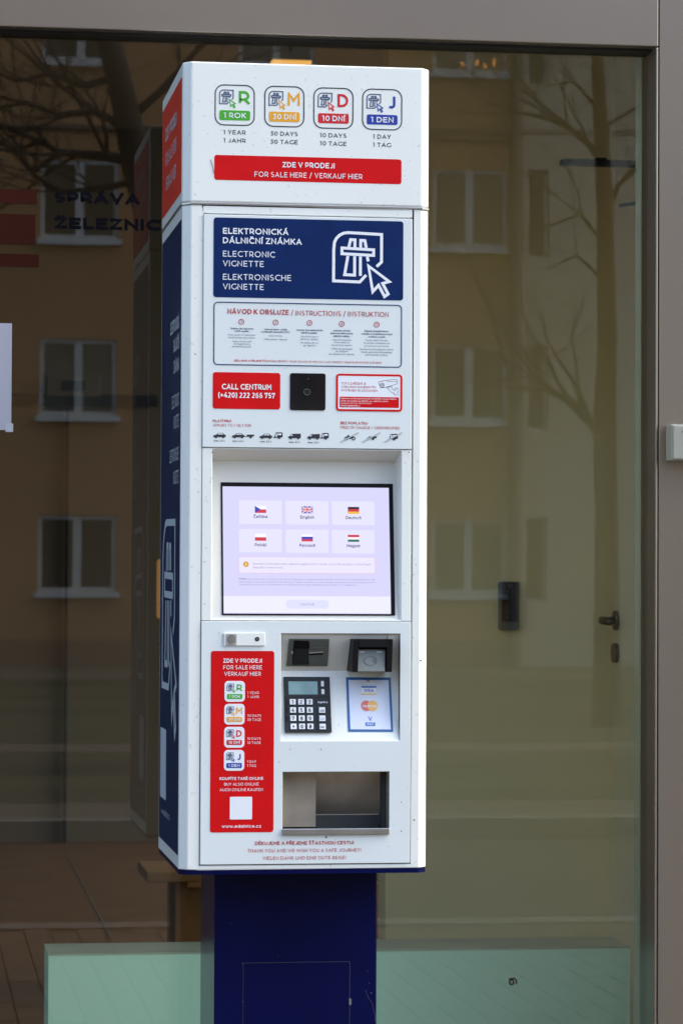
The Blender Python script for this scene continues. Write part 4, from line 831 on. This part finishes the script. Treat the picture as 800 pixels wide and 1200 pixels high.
# wooden bench
p = at(172, 1022, 4.0); b = MB().mat('wood'); b.box(p.x, wx0+.3, 4.0, 4.4, p.z-.035, p.z); bn = b.build('bench_top', None, bevel=.004)
bnr = thing('wooden_bench', (p.x, 4.2, 0), 'low wooden bench in the dark room behind the pedestal', 'bench')
for v in bn.data.vertices: v.co -= bnr.location
bn.parent = bnr
b = MB().mat('wood'); b.box(p.x+.10, p.x+.14, 4.05, 4.38, 0, p.z-.035); b.build('leg', bnr); b = MB().mat('wood'); b.box(p.x+.14, wx0+.28, 4.07, 4.09, .03, p.z-.06); b.build('front_board', bnr)
# lamps
p = at(315, 75.2, 6.0); q = at(366, 77.2, 6.0)
b = MB().mat('dark'); b.box(p.x, q.x, 5.96, 6.04, p.z+.012, p.z+.016); b.tube([((p.x+q.x)/2, 6, p.z+.05), ((p.x+q.x)/2, 6, CZ)], .006, 6)
lm = b.build('pendant_lamp'); tag(lm, 'small warm lit strip lamp glowing just above the machine', 'lamp')
b = MB().mat('lampw'); b.box(p.x+.01, q.x-.01, 5.955, 6.045, p.z-.20, p.z+.012); b.build('lamp_tube', lm)
p = at(186, 690, 5); b = MB().mat('lampo'); k = scl(186, 690, 5); b.slab(rrect(p.x+.02, p.z, 16*k, 70*k, 4*k), 5, 5.03); wl = b.build('orange_wall_panel'); tag(wl, 'dim orange lit panel half hidden behind the left side of the machine', 'lit panel')
# room sign and small display on the back wall
Yb = 9.97; YG = GY-.0012
sg = thing('window_lettering', at(80, 260, YG), 'dark lettering and dull red stripes on the glass left of the machine', 'lettering')
g = MB().mat('signblk'); T(g, 'SPRÁVA', 114, 232, 100, 13.5, YG, .29); g.build('lettering', sg)
g = MB().mat('signblk'); T(g, 'ŽELEZNIC', 126.5, 262.5, 124, 13.5, YG, .29); g.build('lettering', sg)
for (x0, x1, ya, yb) in ((-60, 44, 221, 238), (-60, 42, 250, 286), (-60, 46, 297, 312)):
    g = MB().mat('signred'); RR(g, (x0+x1)/2, (ya+yb)/2, x1-x0, yb-ya, .5, YG, .0008); g.build('red_stripe', sg)
p = at(86, 452.5, Yb); k = scl(86, 452, Yb)
b = MB().mat('ibrown'); b.box(p.x-31*k, p.x+31*k, Yb-.03, Yb, p.z-12*k, p.z+12*k); dp = b.build('display_housing', None, bevel=.004); tag(dp, 'small rectangular display unit on the back wall of the dark room', 'display')
b = MB().mat('bezel'); b.box(p.x-14*k, p.x+14*k, Yb-.034, Yb-.03, p.z-6*k, p.z+6*k); b.build('display_panel', dp)
dpan = thing('glass_partition', at(78, 700, 9.9), 'tall thin dark joint line of the partition in the back room', 'partition')
b = MB().mat('signblk'); p = at(78, 700, 9.95); b.box(p.x-.008, p.x+.008, 9.95, 9.99, 0, 2.3); b.build('joint_strip', dpan)
b = MB().mat('signblk'); b.box(-5.9, wx0, 9.95, 9.99, 2.30, 2.36); b.build('rail', dpan)

# ------------------------------------------------------------------ the street behind the camera, seen in the glass
def ystreet(py): return 7.096-1.357*3494/(py-687)
b = MB().mat('ground'); b.box(-300, 300, -300, 300, -.30, -.16); struct(b.build('ground'))
b = MB().mat('joint'); b.box(-60, 60, -4.75, GY+.2, -.15, -.008); struct(b.build('pavement'))
b = MB(); st_ = random.Random(3)
xs_ = -3.2
ny = 24
for i_ in range(62):
    for j_ in range(24):
        x = -3.4+i_*.104; y = -4.7+j_*.204+(.10 if i_ % 2 else 0); h_ = st_.uniform(-.0015, .0015)
        b.mat('paver'); b.box(x, x+.099, y, min(y+.199, .0+GY-.1), -.007, h_)
pv = b.build('paving_stones'); tag(pv, 'grey rectangular paving stones laid in front of the machine', None, kind='stuff')
b = MB().mat('kerb'); b.box(-60, 60, -4.95, -4.75, -.16, .0); struct(b.build('kerb'))
b = MB().mat('asphalt'); b.box(-80, 80, -10.1, -4.95, -.16, -.12); struct(b.build('road'))
b = MB().mat('kerb'); b.box(-60, 60, -10.35, -10.1, -.16, .0); struct(b.build('far_kerb'))
b = MB().mat('path'); b.box(-60, 60, -11.6, -10.35, -.16, -.004); struct(b.build('far_pavement'))
b = MB().mat('lawn'); b.box(-60, 60, -17.2, -11.6, -.16, .0); b.box(-60, 60, -36, -18.6, -.16, .0); struct(b.build('lawn'))
b = MB().mat('path'); b.box(-60, 60, -18.6, -17.2, -.16, -.006); b.box(-60, 60, -43, -36, -.16, -.006); struct(b.build('footpath'))
BY = -43.0
WR = random.Random(5)
M['wglass2'] = mat('glass_before_net_curtain', (.13, .125, .10), .2, spec=.35, var=.3, vscale=2)
M['wglass3'] = mat('glass_before_blind', (.10, .07, .035), .2, spec=.35, var=.3, vscale=.8)
def window(parent, x0, x1, z0, z1, Y, curtain=False):
    """double casement: frame, two panes, sill; facing +y, set 12 cm into the wall"""
    fr = MB().mat('wframe'); m_ = (x0+x1)/2
    yf0, yf1 = Y-.12, Y-.05; pm = WR.choice(('wglass', 'wglass', 'wglass2', 'wglass3'))
    fr.plate(x0, x1, z0, z1, [(x0+.07, m_-.07, z0+.07, z1-.07), (m_+.07, x1-.07, z0+.07, z1-.07)], yf0, yf1)
    o = fr.build('window', parent)
    for a, c_ in ((x0+.07, m_-.07), (m_+.07, x1-.07)):
        p = MB().mat(pm); p.box(a, c_, yf0+.01, yf0+.03, z0+.07, z1-.07); p.build('pane', o)
    s_ = MB().mat('sill'); s_.box(x0-.06, x1+.06, Y-.05, Y+.10, z0-.10, z0-.005); s_.build('sill', o)
    return o
def mirrored_building(name, x0, x1, top, wallmat, wins, label, cat):
    rt = thing(name, ((x0+x1)/2, BY, 0), label, cat)
    b = MB().mat(wallmat); b.plate(x0, x1, -.1, top, wins, BY-.3, BY); b.build('wall', rt)
    b = MB().mat('dark'); b.box(x0, x1, BY-9, BY-8.8, -.1, top); b.build('rear_wall', rt)
    for xx in (x0, x1-.2): b = MB().mat(wallmat); b.box(xx, xx+.2, BY-9, BY-.3, -.1, top); b.build('wall', rt)
    b = MB().mat('roof'); b.add([(x0-.4, BY+.5, top), (x1+.4, BY+.5, top), (x1+.4, BY-4.5, top+3.2), (x0-.4, BY-4.5, top+3.2), (x0-.4, BY-9.5, top), (x1+.4, BY-9.5, top)], [(0, 1, 2, 3), (3, 2, 5, 4), (0, 3, 4), (1, 5, 2), (0, 4, 5, 1)]); b.build('roof', rt)
    b = MB().mat('dark'); b.box(x0+.3, x1-.3, BY-1.2, BY-1.0, 0, top-.1); b.build('inner_screen', rt)
    for w_ in wins: window(rt, w_[0], w_[1], w_[2], w_[3], BY)
    return rt
# window grid measured in the reflection
px2x = lambda px, py=500: atm(px, py, BY).x
cw0, cw1 = px2x(46), px2x(137); pitch = (px2x(593)-px2x(137))/2; ww = cw1-cw0
rows = [(atm(90, a, BY).z, atm(90, c_, BY).z) for a, c_ in ((694, 604), (487, 397), (280, 187), (71, -20))]
ph = (rows[3][0]-rows[0][0])/3
allrows = rows+[(rows[3][0]+ph, rows[3][1]+ph)]
wins = []
xL = px2x(603)
for c_ in range(-8, 3):
    x0 = cw0+c_*pitch
    for r_ in allrows: wins.append((x0, x0+ww, r_[0], r_[1]))
top = allrows[-1][1]+1.2
ap = mirrored_building('apartment_building', cw0-8*pitch-1.2, xL, top, 'render_or', wins, 'long ochre apartment block with white windows mirrored in the glass', 'apartment building')
b = MB().mat('band'); zbd = atm(300, 785, BY).z; b.box(cw0-8*pitch-1.2, xL, BY+.001, BY+.05, -.1, max(.35, zbd+.5)); b.build('plinth', ap)
b = MB().mat('band')
for r_ in (0, 1, 2, 3): pass
zc_ = atm(100, 149, BY).z; b.box(cw0-8*pitch-1.2, xL, BY+.001, BY+.06, zc_-.05, zc_+.05); b.build('string_course', ap)
b = MB().mat('pipe'); x = px2x(601); b.tube([(x, BY+.16, 0), (x, BY+.16, top)], .11, 10); b.build('drainpipe', ap)
# candle arch bulbs in a window of the upper row
b = MB().mat('candle'); z0 = atm(550, 78, BY).z; q = px2x(540); 
for i_, dx in enumerate((0, .26, .40, .55)): b.tube([(q+dx, BY-.03, z0+.05*(i_ % 2)), (q+dx, BY-.03, z0+.10+.05*(i_ % 2))], .022, 6)
b.build('window_lights', ap)
# pale neighbour with slim windows
wins2 = []
for i_ in range(6):
    for r_ in allrows:
        xa = px2x(619)+i_*3.4; wins2.append((xa, xa+.38, r_[0]-.15, r_[1]+.05))
nb = thing('pale_house', (xL+9, BY, 0), 'pale rendered house with slim windows beside the ochre block, mirrored in the glass', 'house')
x0n, x1n = xL+.05, xL+26
b = MB().mat('render_wh'); b.plate(x0n, x1n, -.1, top-.8, wins2, BY-.5, BY-.2); b.build('wall', nb)
b = MB().mat('roof'); b.add([(x0n, BY+.3, top-.8), (x1n+.4, BY+.3, top-.8), (x1n+.4, BY-4.5, top+2.2), (x0n, BY-4.5, top+2.2), (x0n, BY-9.5, top-.8), (x1n+.4, BY-9.5, top-.8)], [(0, 1, 2, 3), (3, 2, 5, 4), (0, 3, 4), (1, 5, 2), (0, 4, 5, 1)]); b.build('roof', nb)
b = MB().mat('dark'); b.box(x0n, x1n, BY-1.5, BY-1.3, 0, top-1); b.build('inner_screen', nb)
b = MB().mat('render_wh'); b.box(x1n-.2, x1n, BY-9, BY-.5, 0, top-.8); b.build('wall', nb)
for w_ in wins2:
    p = MB().mat('wglass'); p.box(w_[0]+.06, w_[1]-.06, BY-.42, BY-.40, w_[2]+.06, w_[3]-.06)
    f = MB().mat('wframe'); f.plate(*w_, [(w_[0]+.06, w_[1]-.06, w_[2]+.06, w_[3]-.06)], BY-.44, BY-.38); o = f.build('window', nb); p.build('pane', o)

# bare trees
def limb(mb, p, d, L, r, depth, rng, out):
    n = 5; pts = [p.copy()]; q = p.copy(); d = d.normalized(); rr = [r]
    for i in range(n):
        d = (d+Vector((rng.uniform(-1, 1), rng.uniform(-1, 1), rng.uniform(-.6, .8)))*.26).normalized(); q = q+d*(L/n); pts.append(q.copy()); rr.append(r*(1-.62*(i+1)/n))
    mb.tube(pts, rr, 6 if r > .03 else 4, cap=False)
    if depth <= 0: return
    for k in range(rng.choice((3, 4))):
        i = rng.randint(1, n); s_ = pts[i]; a = Vector((rng.uniform(-1, 1), rng.uniform(-1, 1), rng.uniform(-.3, .9)))
        limb(mb, s_, d*.5+a*.8, L*rng.uniform(.5, .78), rr[i]*rng.uniform(.45, .75), depth-1, rng, out)
def tree(label, base, trunk, limbs, seed, side=1):
    rng = random.Random(seed); rt = thing('bare_tree', base, label, 'tree', 'bare street trees')
    b = MB().mat('bark'); b.tube([p for p, r in trunk], [r for p, r in trunk], 12); b.build('trunk', rt, smooth=True)
    cr_ = MB().mat('bark')
    for pts, r0, r1 in limbs:
        n = len(pts); r0 *= .75; r1 *= .7; cr_.tube(pts, [r0+(r1-r0)*i/(n-1) for i in range(n)], 8)
        for i in range(1, n):
            for _ in range(2):
                d = (Vector(pts[i])-Vector(pts[i-1])).normalized()
                limb(cr_, Vector(pts[i]), d+Vector((rng.uniform(-1, 1), rng.uniform(-1, 1), rng.uniform(-.5, 1))), rng.uniform(.7, 1.6), (r0+(r1-r0)*i/(n-1))*.45, 2, rng, 0)
    cr_.build('crown', rt, smooth=True); return rt
TY = -21.0
tp = lambda px, py, Y=TY: atm(px, py, Y)
base = tp(712, 834); base.z = -.05
tree('bare tree with a single upright trunk and a long arching limb, mirrored at right', base,
     [(base, .17), (tp(711, 760), .13), (tp(710, 600), .115), (tp(708, 500), .115), (tp(711, 400), .10), (tp(709, 250), .085), (tp(705, 150), .075), (tp(699, 50), .06), (tp(692, -60), .045), (tp(700, -190), .02)],
     [([tp(705, 510), tp(690, 492), tp(668, 470), tp(640, 455), tp(612, 455), tp(596, 440)], .085, .03),
      ([tp(707, 190), tp(690, 168), tp(665, 148), tp(640, 138), tp(612, 132), tp(570, 120)], .055, .015),
      ([tp(708, 160), tp(695, 120), tp(672, 95), tp(640, 100)], .04, .012), ([tp(710, 290), tp(680, 250), tp(650, 262), tp(615, 270)], .035, .01),
      ([tp(709, 250), tp(725, 215), tp(745, 200), tp(775, 150)], .045, .015), ([tp(700, 60), tp(720, 10), tp(740, -60)], .04, .015), ([tp(708, 330), tp(675, 300), tp(640, 315)], .03, .01)], 11)
TY2 = -15.0
tq = lambda px, py: atm(px, py, TY2)
base = tq(245, 905); base.z = -.05
tree('bare spreading tree with a thick leaning trunk and drooping twigs, mirrored at left', base,
     [(base, .20), (tq(232, 700), .16), (tq(215, 450), .14), (tq(190, 300), .125), (tq(160, 195), .115), (tq(146, 120), .10), (tq(128, 50), .09), (tq(100, -40), .07), (tq(85, -150), .03)],
     [([tq(158, 190), tq(125, 183), tq(92, 180), tq(68, 178), tq(50, 165), tq(20, 175)], .06, .02), ([tq(68, 180), tq(40, 200), tq(20, 178), tq(-30, 150)], .035, .012),
      ([tq(150, 215), tq(110, 222), tq(70, 225), tq(40, 205), tq(22, 178)], .035, .02), ([tq(150, 150), tq(110, 130), tq(70, 135), tq(30, 120), tq(-20, 130)], .05, .014),
      ([tq(140, 90), tq(100, 100), tq(60, 85), tq(20, 95), tq(-40, 70)], .045, .012), ([tq(150, 140), tq(185, 110), tq(230, 60), tq(280, 20)], .05, .015), ([tq(130, 60), tq(90, 20), tq(40, -10)], .04, .012)], 23)
# overhead street cable
b = MB().mat('cable'); a = atm(713, 145, -12); c_ = atm(770, 110, -12); d = (c_-a)
b.tube([a-d*.2, a, c_, c_+d*10], .012, 5); cb = b.build('overhead_cable'); tag(cb, 'thin black overhead cable slanting across the street, mirrored at upper right', 'cable', 'overhead cables')
b = MB().mat('cable')
for yy in (147, 151): a = atm(0, yy, -20); c_ = atm(240, yy+2, -20); d = c_-a; b.tube([a-d*4, a, c_, c_+d*6], .009, 4)
cb = b.build('overhead_cable'); tag(cb, 'pair of level overhead street cables mirrored at upper left', 'cable', 'overhead cables')
